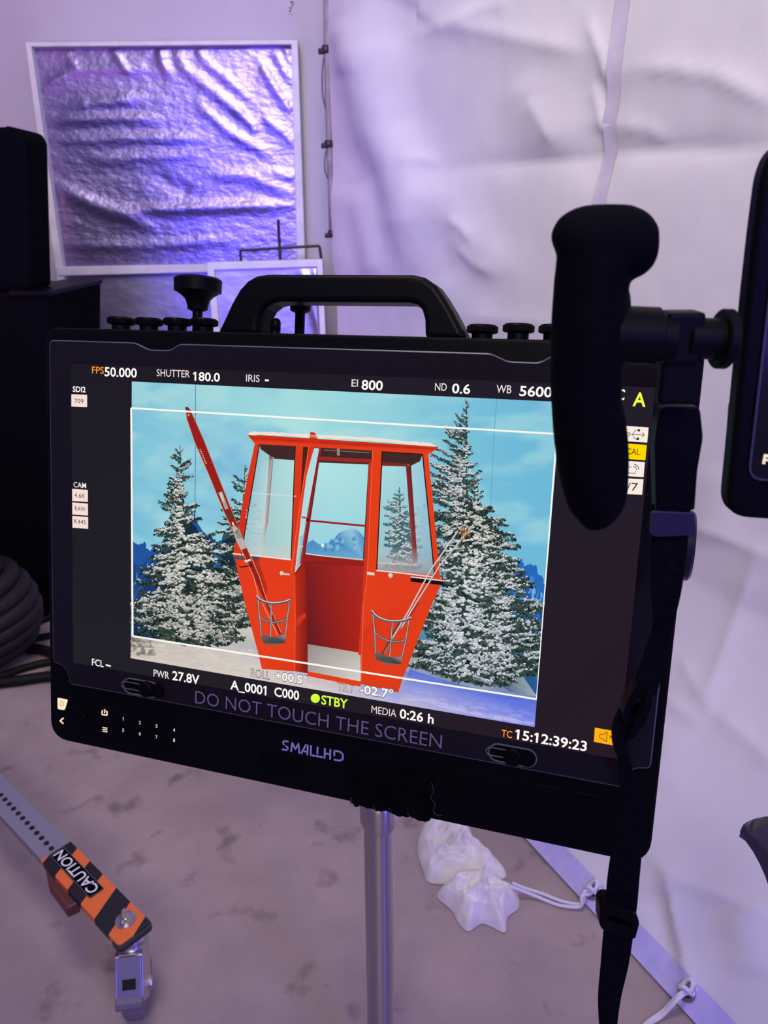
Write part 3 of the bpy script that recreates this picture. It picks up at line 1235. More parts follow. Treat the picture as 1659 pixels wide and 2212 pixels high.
# sky of the painted backdrop
nx, ny = 150, 104
base = len(T.v)
for j in range(ny):
    for i in range(nx):
        u, v = i / (nx - 1), j / (ny - 1)
        x, y = PX0 + (PX1 - PX0) * u, PY0 + (PY1 - PY0) * v
        n1 = float(fbm(np.array(u * 4.0), np.array(v * 9.0 + u * 2), 4, 5)) / .94
        n2 = float(fbm(np.array(u * 9.0), np.array(v * 16.0 - u * 3), 8, 5)) / .94
        c = mix((118, 188, 216), (164, 220, 222), max(0, 1 - abs(u - .42) * 1.9))
        c = mix(c, (108, 184, 216), max(0, min(1, (u - .66) * 2.4)))
        c = mix(c, (84, 164, 208), max(0, (.5 - v)) * .9)
        c = mix(c, (104, 168, 214), max(0, min(.6, (n1 - .5) * 2.2)))
        c = mix(c, (186, 226, 224), max(0, min(.45, (n2 - .5) * 2)))
        T.v.append((x, y, T.z))
        T.c.append((*lin(c), 1))
T.f += [tuple(base + k for k in f) for f in grid_faces(nx, ny)]
T.up()
T.strip([(421.5, 832), (421.5, 990), (420, 1150)], 1.6, (70, 130, 165))
T.strip([(1073, 861), (1066, 950), (1058, 1130)], 1.6, (95, 165, 200))
T.up()


def ragged(pts, amp, seed, n=5):
    r = random.Random(seed)
    o = []
    for i in range(len(pts) - 1):
        for k in range(n):
            t = k / n
            o.append((pts[i][0] + (pts[i + 1][0] - pts[i][0]) * t + r.uniform(-amp, amp), pts[i][1] + (pts[i + 1][1] - pts[i][1]) * t + r.uniform(-amp, amp)))
    o.append(pts[-1])
    return o


# painted mountains
def mountain(ridge, bottom, cols, seed, foot):
    r = ragged(ridge, 3, seed)
    T.poly(r + [(ridge[-1][0], bottom), (ridge[0][0], bottom)], cols[0])
    T.up()
    q = random.Random(seed + 1)
    for k in range(foot):
        i = q.randrange(len(r))
        x, y = r[i]
        y2 = y + q.uniform(4, max(10, (bottom - y) * .8))
        w = q.uniform(4, 12)
        T.poly([(x + q.uniform(-8, 8), y2), (x + w * .5 + q.uniform(-6, 6), y2 + q.uniform(8, 30)), (x - w * .4 + q.uniform(-6, 6), y2 + q.uniform(14, 46))], cols[1 + q.randrange(len(cols) - 1)], .8)
        if k % 12 == 0:
            T.up(1e-6)
    T.up()


mountain([(285, 1168), (298, 1178), (310, 1172), (322, 1190), (336, 1176), (352, 1186), (372, 1166), (392, 1160), (412, 1120), (420, 1104), (430, 1140), (452, 1160), (470, 1170), (500, 1158), (520, 1166)], 1420,
         [(34, 84, 158), (22, 58, 124), (52, 118, 190), (28, 66, 140), (120, 186, 214)], 5, 130)
T.poly([(284, 1215), (340, 1235), (420, 1250), (545, 1240), (560, 1420), (284, 1412)], [(24, 52, 112, .25), (22, 40, 82, .5), (20, 40, 80, .6), (24, 40, 70, .6), (26, 30, 44, .95), (22, 28, 44, .95)])
T.up()
mountain([(1060, 1190), (1072, 1200), (1084, 1212), (1096, 1222), (1104, 1214), (1116, 1218), (1126, 1208), (1134, 1224), (1146, 1218), (1158, 1224), (1166, 1240), (1178, 1262)], 1520,
         [(40, 104, 184), (26, 70, 150), (70, 142, 208), (120, 184, 222), (34, 86, 168)], 9, 110)
T.poly([(880, 1310), (1100, 1330), (1182, 1400), (1170, 1500), (880, 1470)], [(20, 44, 70, .2), (24, 60, 110, .3), (50, 110, 160, .2), (40, 80, 120, .7), (24, 36, 46, .9)])
T.up()
# snow on the ground
T.poly([(282, 1376), (330, 1384), (400, 1374), (470, 1352), (560, 1338), (640, 1345), (700, 1360), (800, 1390), (880, 1406), (905, 1398), (960, 1420), (1030, 1440), (1110, 1476), (1170, 1502), (1158, 1572), (1000, 1548), (700, 1498), (480, 1460), (282, 1424)],
       [(120, 112, 108), (170, 164, 158), (196, 192, 184), (170, 170, 168), (150, 156, 158), (210, 205, 200), (200, 198, 198), (190, 194, 196), (150, 160, 158), (168, 172, 170), (196, 200, 198), (150, 164, 172), (96, 116, 128), (110, 130, 190), (112, 122, 216), (150, 156, 232), (214, 205, 205), (214, 202, 196), (206, 192, 184)])
T.up()
q = random.Random(3)
for k in range(200):
    x = q.uniform(285, 560)
    y = 1380 + (x - 285) * .09 + q.uniform(0, 50)
    T.blob(x, y, q.uniform(6, 22), q.uniform(2, 5), mix((190, 182, 172), (226, 216, 208), q.random()), 7, .15, .45)
    if k % 20 == 0:
        T.up(1e-6)
for k in range(40):
    x = q.uniform(285, 330)
    T.blob(x, 1398 + q.uniform(-14, 16), q.uniform(3, 9), q.uniform(3, 6), (88, 80, 72), 6, .3, .5)
T.up()
for k in range(10):
    T.blob(q.uniform(352, 382), 1375 + q.uniform(-6, 6), q.uniform(3, 7), q.uniform(2, 4), (214, 178, 96), 6, .2, .6)
T.up()
# blue snow bank lower right
T.poly([(866, 1496), (884, 1446), (960, 1470), (1060, 1494), (1163, 1516), (1158, 1572), (1000, 1546), (862, 1520)], [(150, 160, 226), (84, 108, 214), (104, 122, 214), (92, 110, 214), (96, 112, 214), (128, 138, 232), (176, 174, 236), (190, 184, 214)])
T.up()
for k in range(160):
    x = q.uniform(880, 1155)
    y = 1452 + (x - 880) * .24 + q.uniform(0, 62)
    y = min(y, 1516 + (x - 860) * .165)
    t = min(1, max(0, (y - (1452 + (x - 880) * .24)) / 55))
    T.blob(x, y, q.uniform(8, 30), q.uniform(2, 6), mix((70, 98, 216), (204, 198, 240), min(1, t * q.uniform(.6, 1.3))), 7, .2, .35)
    if k % 20 == 0:
        T.up(1e-6)
T.up()
T.poly([(905, 1396), (945, 1424), (985, 1430), (1040, 1446), (1084, 1488), (1050, 1494), (960, 1470), (890, 1440)], [(184, 184, 178), (190, 192, 186), (206, 210, 206), (176, 184, 190), (110, 126, 150), (140, 160, 176), (120, 140, 160), (150, 156, 158)], .8)
T.up()
T.poly([(1040, 1452), (1090, 1446), (1130, 1462), (1164, 1506), (1100, 1494)], [(60, 78, 90), (110, 130, 138), (150, 164, 166), (160, 176, 186), (80, 98, 120)], .85)
T.up()
T.poly([(1120, 1412), (1170, 1404), (1168, 1480), (1150, 1450)], [(110, 130, 136), (150, 165, 168), (60, 90, 110), (60, 80, 94)], .7)
T.up()


def prof(tab, y):
    for i in range(len(tab) - 1):
        if tab[i][0] <= y <= tab[i + 1][0]:
            t = (y - tab[i][0]) / (tab[i + 1][0] - tab[i][0])
            return tab[i][1] + (tab[i + 1][1] - tab[i][1]) * t, tab[i][2] + (tab[i + 1][2] - tab[i][2]) * t
    return tab[-1][1], tab[-1][2]


def conifer(apex, base, tab, seed, n, dark, snow, s0=2.2, s1=5.0, snowy=.8, dim=None, dimy=.55, dimk=1.6):
    """a snow-laden fir: trunk, then boughs from the top down, each with needles below and snow on its back"""
    r = random.Random(seed)
    Hh = base[1] - apex[1]
    T.strip([apex, ((apex[0] + base[0]) / 2, (apex[1] + base[1]) / 2), base], [1.6, 4, 7], (84, 80, 74))
    T.up(1e-6)
    ts = np.linspace(.42, .97, 12)
    body = [(apex[0], apex[1] + Hh * .34)]
    for t in ts:
        body.append((prof(tab, apex[1] + Hh * t)[1] * .62 + base[0] * .38 + r.uniform(-4, 4), apex[1] + Hh * t))
    for t in ts[::-1]:
        body.append((prof(tab, apex[1] + Hh * t)[0] * .62 + base[0] * .38 + r.uniform(-4, 4), apex[1] + Hh * t))
    T.poly(body, dark[0], .9)
    T.up(1e-6)
    for i in range(n):
        t = ((i + r.random()) / n) ** .66
        y = apex[1] + Hh * t
        xl, xr = prof(tab, y)
        xc = apex[0] + (base[0] - apex[0]) * t
        right = r.random() < (xr - xc) / max(1, (xr - xl))
        full = r.random() < .45
        L = ((xr - xc) if right else (xc - xl)) * ((.85 + .2 * r.random()) if full else r.uniform(.25, .8))
        sg = 1 if right else -1
        steep = -2.5 + 2.7 * min(1, t * 2.1) ** .8 + r.uniform(-.35, .35)
        st = s0 + (s1 - s0) * min(1, t * 1.5)
        m = max(3, int(L / (st * .7)))
        x0 = xc + sg * L * r.uniform(-.05, .25) * min(1, t * 2)
        ph = r.uniform(0, 6)
        path = []
        for k in range(m + 1):
            u = k / m
            path.append((x0 + sg * L * u, y + L * (steep * .40 * u + .22 * u * (1 - u)) + 1.6 * math.sin(k * .8 + ph)))
        T.strip([path[0], path[len(path) // 2], path[-1]], [2.2, 1.6, .9], dark[2])
        puffs = []
        for k, (x, yy) in enumerate(path):
            wd_ = 1.0 - .45 * k / m
            for e in range(3):
                T.blob(x + r.uniform(-1, 1) * st, yy + st * r.uniform(.1, 1.9) * wd_, st * r.uniform(.5, 1.0), st * r.uniform(.25, .5), dark[r.randrange(len(dark))], 5, sg * r.uniform(.2, 1.3))
            for e in range(2):
                a = sg * r.uniform(.3, 1.5)
                T.strip([(x, yy + st * .3), (x + sg * st * 1.5 * abs(math.cos(a)) * r.uniform(.5, 1.1), yy + st * (.3 + 1.3 * abs(math.sin(a))))], [.9, .4], dark[r.randrange(len(dark))])
            if r.random() < .62:                      # a side twig
                a = r.choice((-1, 1)) * r.uniform(.25, .75) - .12
                ln = st * r.uniform(1.2, 2.8) * wd_
                dx, dy = sg * math.cos(a), math.sin(a) + .25 * steep
                T.strip([(x, yy), (x + dx * ln, yy + dy * ln)], [1.6, .7], dark[r.randrange(len(dark))])
                for e in np.linspace(.3, 1, 4):
                    T.blob(x + dx * ln * e, yy + dy * ln * e + st * .22, st * r.uniform(.3, .55), st * r.uniform(.2, .35), dark[r.randrange(len(dark))], 5, sg * r.uniform(.2, 1.2))
                for e in np.linspace(.35, 1, 3):
                    puffs.append((x + dx * ln * e, yy + dy * ln * e - st * .15, .62 * wd_))
            puffs.append((x, yy - st * .2, wd_))
        T.up(5e-7)
        sh = min(1, max(0, (t - dimy) * dimk)) if dim else 0
        drop = r.random() < .25
        for k, (x, yy, wd_) in enumerate(puffs):
            if math.sin(x * .09 + ph) * .7 + r.uniform(-.6, .6) > .70 - 1.5 * snowy + (.5 if drop else 0):
                c0_ = snow[r.randrange(len(snow))]
                if dim:
                    c0_ = mix(c0_, dim, sh * r.uniform(.3, 1))
                T.blob(x + r.uniform(-.3, .3) * st, yy + st * .16, st * .72 * wd_, st * .46 * wd_, mix(c0_, dark[1], .38), 7, 0, .9, .35)
                T.blob(x + r.uniform(-.3, .3) * st, yy - st * .08, st * r.uniform(.6, .95) * wd_, st * r.uniform(.38, .56) * wd_, mix(c0_, (255, 252, 246), r.uniform(0, .6)), 8, sg * r.uniform(-.2, .5), 1, .3)
        T.up(5e-7)


DK = [(24, 38, 40), (44, 62, 56), (70, 84, 74), (16, 26, 34)]
DKL = [(52, 92, 108), (76, 112, 116), (92, 122, 112), (44, 74, 92)]
SN = [(226, 220, 214), (205, 202, 198), (184, 186, 184), (236, 230, 222), (158, 164, 162)]
SNB = [(218, 218, 222), (196, 200, 206), (170, 180, 186), (230, 228, 230), (146, 158, 166)]
# far left tree behind the cabin
conifer((529, 1004), (512, 1340), [(1004, 527, 532), (1030, 508, 548), (1070, 500, 560), (1120, 480, 560), (1180, 458, 560), (1260, 446, 560), (1340, 470, 560)], 21, 90, DK, SN, 2.0, 5.0, snowy=.45, dim=(120, 116, 108), dimy=.4)
# left tree
conifer((388, 962), (412, 1385), [(962, 386, 391), (1000, 370, 408), (1030, 372, 414), (1060, 366, 414), (1095, 352, 424), (1120, 360, 426), (1150, 340, 440), (1190, 336, 480), (1230, 318, 500), (1270, 298, 520), (1300, 292, 530), (1340, 300, 536), (1365, 350, 520), (1390, 398, 470)],
        4, 190, DK, SN, 2.4, 6.4, snowy=.5, dim=(136, 128, 118), dimy=.5, dimk=1.8)
# trees behind the right windows
conifer((866, 1050), (872, 1235), [(1050, 862, 870), (1080, 852, 880), (1120, 832, 905), (1160, 838, 915), (1200, 842, 925), (1235, 850, 930)], 31, 60, DKL, SNB, 2.0, 3.8, snowy=.45)
# right tree
conifer((1008, 864), (1006, 1462), [(864, 1006, 1010), (900, 1000, 1012), (940, 962, 1012), (960, 966, 1014), (985, 956, 1020), (1010, 930, 1036), (1060, 926, 1040), (1100, 925, 1066), (1130, 928, 1096), (1160, 930, 1104), (1200, 934, 1106), (1240, 938, 1120), (1290, 930, 1150), (1330, 915, 1160), (1380, 900, 1164), (1420, 896, 1160), (1450, 930, 1140), (1468, 980, 1060)],
        12, 270, DK + [(58, 84, 78)], SNB, 2.4, 6.8, snowy=.5, dim=(150, 160, 196), dimy=.55, dimk=1.6)
conifer((1026, 1035), (1020, 1180), [(1035, 1024, 1028), (1070, 1008, 1046), (1100, 996, 1060), (1140, 985, 1075), (1180, 980, 1085)], 44, 40, DK, SN, 2.4, 5.4, snowy=.62)
T.up(4e-6)

# --- the red cable car
RED, RED2, DRED, DRK = (226, 62, 24), (206, 48, 24), (150, 28, 26), (66, 40, 40)
T.poly([(551, 957), (925, 978), (936, 1091), (951, 1248), (958, 1253), (933, 1305), (869.6, 1467), (860.5, 1496), (759, 1473), (664, 1454), (637, 1450), (566, 1445), (557, 1407), (528, 1299), (507, 1205), (504, 1198), (516, 1134), (533, 1041)],
       [(216, 54, 26), (228, 66, 28), (226, 60, 26), (224, 60, 30), (220, 58, 28), (228, 66, 24), (224, 62, 26), (216, 56, 26), (220, 58, 26), (210, 46, 28), (222, 58, 26), (224, 60, 28), (228, 62, 30), (232, 66, 32), (226, 60, 30), (218, 54, 30), (206, 46, 30), (214, 52, 28)])
T.up()
# inside seen through the door
T.poly([(655, 964), (806, 973), (793, 1238), (785, 1310), (779, 1412), (664, 1392), (659, 1320), (640, 1240)], [(70, 34, 32), (92, 34, 30), (200, 44, 32), (196, 42, 30), (170, 32, 24), (116, 26, 30), (120, 28, 28), (150, 32, 26)])
T.up()
T.poly([(688, 968), (804, 974), (803, 992), (686, 986)], DRK)
T.poly([(686, 986), (803, 992), (803, 1000), (686, 994)], (150, 44, 36))
T.strip([(700, 972), (800, 978)], 2, (130, 120, 118))
T.poly([(728, 968), (734, 968), (734, 984), (728, 984)], (170, 160, 150))
T.up()
T.poly([(690, 998), (797, 1003), (785, 1209), (660, 1197)], [(176, 226, 226), (168, 222, 224), (150, 208, 222), (150, 206, 222)])
T.up()
T.poly([(661, 1197), (662, 1174), (676, 1166), (690, 1176), (704, 1175), (720, 1166), (732, 1152), (744, 1147), (756, 1142), (768, 1141), (780, 1152), (789, 1164), (785, 1209)],
       [(90, 152, 200), (74, 142, 196), (70, 140, 198), (84, 150, 200), (86, 150, 200), (60, 130, 190), (54, 122, 188), (70, 140, 196), (150, 200, 220), (160, 206, 222), (80, 150, 200), (64, 138, 196), (110, 170, 206)])
T.up()
for k in range(26):
    x = q.uniform(700, 780)
    T.blob(x, 1160 + abs(x - 765) * .15 + q.uniform(0, 26), q.uniform(2, 7), q.uniform(2, 9), q.choice([(50, 112, 180), (100, 164, 208), (150, 200, 222), (60, 126, 190)]), 5, q.uniform(-.5, .5), .6)
T.up()
T.strip([(690, 998), (797, 1003), (785, 1209), (660, 1197)], 2, (40, 40, 48))
T.strip([(661, 1196), (700, 1201), (785, 1209)], 2.6, (226, 226, 222))
T.strip([(664, 1124), (789, 1136)], 4.4, (160, 30, 50))
T.poly([(694, 1174.5), (700, 1175), (700, 1181), (694, 1180.5)], (250, 250, 245))
T.up()
# back panel
T.poly([(660, 1200), (785, 1213), (786, 1224), (659, 1211)], (150, 32, 26))
T.poly([(658, 1213), (786, 1225), (779, 1411), (664, 1391)], [(124, 30, 34), (176, 40, 34), (170, 34, 24), (92, 28, 36)])
T.up()
T.poly([(664, 1391), (779, 1410), (779, 1474), (664, 1452)], [(146, 138, 134), (190, 180, 172), (214, 208, 206), (170, 160, 156)])
T.up()
T.poly([(797, 1000), (805, 1000), (795, 1238), (786, 1310), (780, 1415), (774, 1414), (781, 1310), (787, 1210)], (206, 50, 34))
T.poly([(664, 1450), (780, 1472), (779, 1483), (664, 1460)], RED)
T.poly([(664, 1460), (779, 1483), (776, 1492), (664, 1474)], (205, 190, 196))
T.up()
# post right of the door, its bright edge
T.poly([(805, 973), (826, 974), (814, 1232), (808, 1240), (790, 1310), (784, 1310), (794, 1238)], RED)
T.strip([(805, 974), (794, 1238), (785, 1310), (780, 1470)], 1.6, (244, 110, 60))
# left jamb and seat box
T.poly([(635, 1234), (659, 1216), (665, 1320), (665, 1454), (637, 1450), (638, 1330)], [(186, 42, 24), (150, 34, 26), (130, 30, 28), (116, 28, 26), (196, 48, 26), (190, 46, 26)])
T.up()
T.poly([(641, 1356), (640, 1338), (658, 1323), (662, 1330)], (206, 56, 34))
T.strip([(637, 1240), (638, 1330), (637, 1450)], 1.5, (238, 92, 50))
T.up()
# left window
T.poly([(561, 959), (638, 964), (629, 1209), (522, 1199), (529, 1150)], [(150, 196, 206), (178, 222, 222), (176, 212, 206), (150, 190, 200), (150, 196, 206)])
T.up()
T.poly([(561, 959), (638, 964), (637, 991), (592, 988), (584, 985), (563, 970)], DRK)
T.poly([(592, 988), (637, 991), (637, 994), (592, 991)], (60, 40, 40))
T.up()
T.poly([(582, 984), (591, 988), (579, 1130), (566, 1186), (560, 1186), (572, 1130)], [(110, 40, 36), (140, 48, 40), (170, 110, 100), (200, 180, 170), (190, 176, 170), (150, 84, 78)], .85)
T.up()
r2 = random.Random(6)
for k in range(110):
    x, y = r2.uniform(532, 566), r2.uniform(1085, 1180)
    T.blob(x, y, r2.uniform(1.5, 5), r2.uniform(1, 3), r2.choice([(96, 146, 160), (150, 190, 192), (206, 224, 218), (110, 160, 176)]), 5, r2.uniform(-1, 1), .6)
T.strip([(545, 1065), (640, 1072)], 3, (206, 226, 220), .6)
T.up()
T.poly([(560, 1000), (590, 990), (566, 1200), (524, 1198), (530, 1150)], [(210, 230, 230, .0), (210, 230, 230, .35), (210, 220, 220, .5), (170, 190, 200, .5), (180, 200, 210, .1)])
T.poly([(528, 1168), (632, 1172), (629, 1209), (522, 1199)], [(190, 200, 200, 0), (190, 200, 196, 0), (206, 206, 200, .9), (190, 190, 186, .8)])
T.up()
for line in ([(561, 959), (638, 964)], [(638, 963), (629, 1209)], [(561, 959), (529, 1150), (522, 1199)]):
    T.strip(line, 2.2, (44, 26, 30))
T.strip([(503, 1196), (560, 1201), (629, 1209)], 3, (232, 226, 220))
T.poly([(504, 1201), (561, 1203), (561, 1212), (505, 1208)], (88, 80, 82))
T.up()
# open door leaf, seen nearly edge on
T.poly([(679, 968), (693, 968), (665, 1125), (653, 1216), (637, 1238), (660, 1030)], (178, 218, 224))
T.poly([(649, 1160), (660, 1150), (653, 1216), (638, 1236)], [(110, 160, 200), (90, 146, 196), (170, 150, 150), (200, 170, 160)])
T.up()
T.strip([(652, 1117), (664, 1119)], 3.4, (206, 60, 50))
T.strip([(645, 1182), (655, 1180)], 2.6, (226, 200, 190))
T.poly([(671, 932.5), (681, 935), (695, 966), (690, 972), (681, 958), (662, 1030), (650, 1120), (637, 1238), (628, 1240), (640, 1150), (657, 1030)], [(206, 46, 26)] * 3 + [(170, 36, 30)] + [(222, 62, 30)] * 7)
T.strip([(693, 968), (665, 1125), (652, 1218)], 4, (160, 30, 34))
T.strip([(690, 972), (662, 1125), (649, 1218)], 1.4, (60, 24, 30))
T.up()
T.strip([(672, 934), (657, 1032), (640, 1150), (629, 1238)], 1.6, (250, 96, 50))
T.blob(665, 1123, 3, 3, (20, 16, 18), 8, jag=.05)
T.strip([(636, 1240), (653, 1220)], 1.6, (40, 20, 24))
T.up()
# right window
T.poly([(826, 976), (913, 981), (939, 1243), (814, 1231)], [(172, 222, 226), (150, 204, 220), (120, 180, 204), (150, 190, 200)])
T.up()
conifer((863, 1052), (868, 1226), [(1052, 860, 866), (1080, 850, 872), (1105, 832, 890), (1140, 836, 896), (1180, 838, 900), (1226, 834, 905)], 33, 60, DKL, SNB, 2.0, 3.6, snowy=.5)
for k in range(70):
    T.blob(r2.uniform(896, 926), r2.uniform(1090, 1200), r2.uniform(2, 5), r2.uniform(1, 3), r2.choice([(90, 150, 176), (140, 186, 200), (110, 166, 190)]), 5, r2.uniform(-1, 1), .6)
T.up()
T.poly([(826, 976), (913, 981), (908, 996), (888, 1006), (878, 1002), (825, 998)], DRK)
T.poly([(825, 997), (880, 1002), (884, 1008), (825, 1006)], (124, 42, 36))
T.poly([(877, 1006), (888, 1004), (902, 1212), (892, 1216)], [(130, 36, 34), (110, 32, 34), (120, 48, 50), (150, 70, 70)])
T.up()
T.poly([(890, 1006), (912, 996), (936, 1235), (902, 1215)], [(200, 220, 228, .15), (180, 205, 220, .1), (150, 170, 180, .6), (170, 190, 196, .6)])
T.poly([(817, 1180), (930, 1180), (939, 1243), (814, 1231)], [(190, 196, 200, 0), (170, 176, 186, 0), (150, 140, 146, .95), (170, 150, 146, .95)])
T.poly([(815, 1214), (900, 1218), (900, 1222), (815, 1218)], (214, 210, 204), .6)
T.up()
for line in ([(826, 976), (913, 981)], [(826, 975), (814, 1231)], [(913, 981), (926, 1110), (939, 1243)]):
    T.strip(line, 2.6, (40, 24, 28))
T.strip([(813, 1232), (870, 1238), (934, 1246)], 2.6, (232, 226, 222))
T.poly([(887, 1247), (957, 1256), (957, 1264), (887, 1256)], (22, 18, 22))
T.strip([(887, 1246), (956, 1254)], 2.4, (226, 222, 222))
T.up()
# roof
T.poly([(534, 938), (945.5, 965), (941, 972), (927, 981), (551, 958)], [(206, 44, 24), (200, 46, 26), (214, 56, 30), (230, 70, 34), (214, 54, 28)])
T.up()
T.poly([(551, 952), (926, 974), (925, 980), (551, 959)], (224, 62, 30))
T.strip([(540, 946), (940, 970)], 1.4, (160, 34, 24))
T.up()
T.poly(ragged([(534, 938), (543, 932), (600, 934), (672, 939), (800, 945), (900, 954), (928, 957), (945, 965)], 1.2, 4, 8) + ragged([(920, 963), (800, 952), (680, 945), (600, 941), (536, 939)], 1.2, 5, 8), (238, 226, 214))
T.poly([(671, 932.5), (681, 935), (690, 955), (668, 953)], (206, 46, 26))
T.up()
# shading at the foot of the skis, knobs and small fittings
T.poly([(546, 1200), (556, 1204), (578, 1270), (574, 1292), (560, 1250)], (120, 26, 22), .55)
for x, y, s in ((609, 1238, 4.6), (844, 1243, 5.2)):
    T.blob(x, y, s, s, (216, 206, 200), 12, jag=.04)
T.strip([(611, 1239), (626, 1241)], 4, (206, 196, 190))
T.poly([(793, 1235), (809, 1237), (809, 1243), (793, 1241)], (232, 216, 208))
T.up()
T.blob(607.5, 1236.5, 2, 2, (250, 244, 238), 8, jag=.04)
T.blob(842, 1241, 2.2, 2.2, (250, 246, 242), 8, jag=.04)
T.up()
# skis
T.poly([(401, 880), (405, 878.5), (411, 884), (419, 900), (441, 951), (470, 1022), (492, 1080), (519, 1147), (534, 1183), (560, 1244), (577, 1293), (610, 1368), (604, 1372), (571, 1296), (548, 1244), (521, 1188), (486, 1110), (449, 1020), (420, 953), (403, 905)], (150, 30, 30))
T.up()
T.strip([(401, 882), (404, 905), (420, 953), (449, 1020), (486, 1110), (501, 1140)], 1.3, (206, 160, 110))
T.strip([(412, 886), (441, 951), (492, 1080), (519, 1147)], 1.2, (190, 130, 90))
T.strip([(522, 1188), (548, 1244), (558, 1284), (600, 1371)], 1.3, (214, 170, 120))
T.strip([(534, 1184), (560, 1244), (576, 1294), (608, 1367)], 1.3, (214, 170, 120))
T.blob(403.5, 881.5, 3.4, 3, (70, 50, 48), 7, .6, 1, .1)
for k, (x, y) in enumerate([(432, 971), (434.5, 975), (436, 979), (438, 984), (440, 988), (441.5, 992), (443, 996), (445, 1000)]):
    T.poly([(x - 1, y), (x + 1.6, y - 1), (x + 2.4, y + 1), (x - .2, y + 2)], (220, 190, 150))
T.poly([(406, 895), (409, 894), (410, 898), (407, 899)], (214, 180, 110))
T.up()
T.poly([(472, 1064), (480, 1061), (494, 1098), (487, 1101)], (168, 160, 156))
T.poly([(475, 1066), (479, 1064), (485, 1082), (481, 1083)], (226, 222, 220))
T.poly([(490, 1110), (500, 1107), (504, 1117), (495, 1120)], (80, 60, 58))
T.poly([(501, 1139), (507, 1134), (517, 1144), (534, 1183), (521, 1188), (510, 1166)], (182, 176, 170))
T.poly([(508, 1148), (516, 1146), (524, 1162), (512, 1164)], (120, 112, 110))
T.strip([(507, 1152), (517, 1143)], 2.2, (40, 34, 34))
T.poly([(501, 1128), (504, 1127), (507, 1134), (503, 1135)], (230, 220, 210))
T.poly([(528, 1211), (541, 1207), (543, 1211), (530, 1215)], (226, 220, 212))
T.strip([(518, 1225), (534, 1223), (546, 1219)], 2.6, (50, 30, 30))
T.strip([(505, 1200), (508, 1215), (520, 1224)], 1.2, (90, 60, 60))
T.up()


# wire baskets on the front
def basket(top, midr, cup, bars, cols):
    T.poly(cup, [(110, 106, 108), (84, 80, 84), (150, 146, 148), (66, 62, 66), (120, 116, 118), (80, 76, 80)][:len(cup)])
    T.strip(spline(midr, 5), 5.2, (84, 74, 78))
    T.strip(spline(midr, 5), 1.6, (190, 184, 184))
    for b in bars:
        T.strip(b, 4.2, (92, 74, 76))
        T.up(1e-6)
        T.strip(b, 1.4, (200, 190, 190))
    T.up()
    T.strip(spline(top, 5), 6.4, (96, 88, 92))
    T.up(1e-6)
    T.strip(spline([(x, y - 1.5) for x, y in top], 5), 1.8, (222, 216, 214))
    T.up()


# poles first, they stand in the right basket
T.strip([(866, 1340), (830, 1408), (826, 1412)], [5, 7, 7], (120, 52, 34))
T.strip([(990, 1146), (930, 1232), (884, 1318), (830, 1411)], 3.6, (150, 142, 146))
T.strip([(1023, 1133), (950, 1222), (897, 1306), (866, 1358)], 3.6, (140, 132, 138))
T.strip([(905, 1300), (880, 1340)], 5, (120, 26, 24), .5)
T.up()
T.strip([(989.5, 1146), (929.5, 1232), (883.5, 1318), (846, 1380)], 1.5, (238, 234, 236))
T.strip([(1022.5, 1133), (949.5, 1222), (896.5, 1306), (868, 1354)], 1.5, (232, 228, 232))
for k in range(30):
    a = r2.uniform(0, PI * 2)
    T.strip([(1004 + 4 * math.cos(a), 1150 + 3 * math.sin(a)), (1006 + r2.uniform(8, 20) * math.cos(a), 1150 + r2.uniform(6, 16) * math.sin(a))], 1.6, r2.choice([(150, 104, 50), (196, 140, 70), (96, 64, 36), (60, 48, 40)]))
T.blob(1007, 1152, 5, 4, (206, 140, 70), 7)
T.up()
basket([(554, 1287), (562, 1295), (577, 1301), (592, 1303), (610, 1301), (627, 1296)], [(560, 1330), (570, 1339), (588, 1344), (606, 1342), (622, 1336)],
       [(563, 1370), (590, 1376), (619, 1370), (617, 1388), (592, 1394), (569, 1389)],
       [[(557, 1290), (561, 1330), (565, 1372)], [(586, 1302), (586, 1344), (585, 1376)], [(626, 1297), (621, 1336), (617, 1372)]], None)
basket([(803, 1319), (815, 1332), (834, 1340), (852, 1342), (872, 1340), (888, 1334)], [(808, 1362), (822, 1376), (842, 1384), (862, 1385), (877, 1381)],
       [(809, 1406), (838, 1418), (869, 1419), (867, 1434), (838, 1436), (812, 1424)],
       [[(805, 1322), (810, 1366), (811, 1410)], [(848, 1342), (845, 1384), (842, 1418)], [(884, 1336), (877, 1382), (868, 1420)]], None)
T.up(4e-6)
# framing guide
for a, b in (((284, 881.5), (1203, 937.5)), ((1203, 937.5), (1160, 1510)), ((287, 1374), (1160, 1510)), ((284, 881.5), (287, 1374))):
    T.strip([a, b], 4.0, (250, 248, 240))
T.build('camera_picture', scr, (PX0 - .0008, PX1 + .0005, PY0, PY1))

# --- lettering on the display
class Split(Screen):
    """every readout or badge on the display becomes a piece of its own"""
    def flush(s, name):
        if s.f:
            s.build(name, scr)
        s.v, s.f, s.c = [], [], []

    def text(s, *a):
        Screen.text(s, *a)
        s.flush('readout_text')


T = Split()
T.z = .0012
WH, WG, OR, GRN = (255, 252, 246), (236, 222, 222), (255, 150, 50), (214, 255, 60)


def box4(x0, y0, x1, y1, x2, y2, x3, y3, c):
    T.poly([(x0, y0), (x1, y1), (x2, y2), (x3, y3)], c)
    T.flush('status_badge')


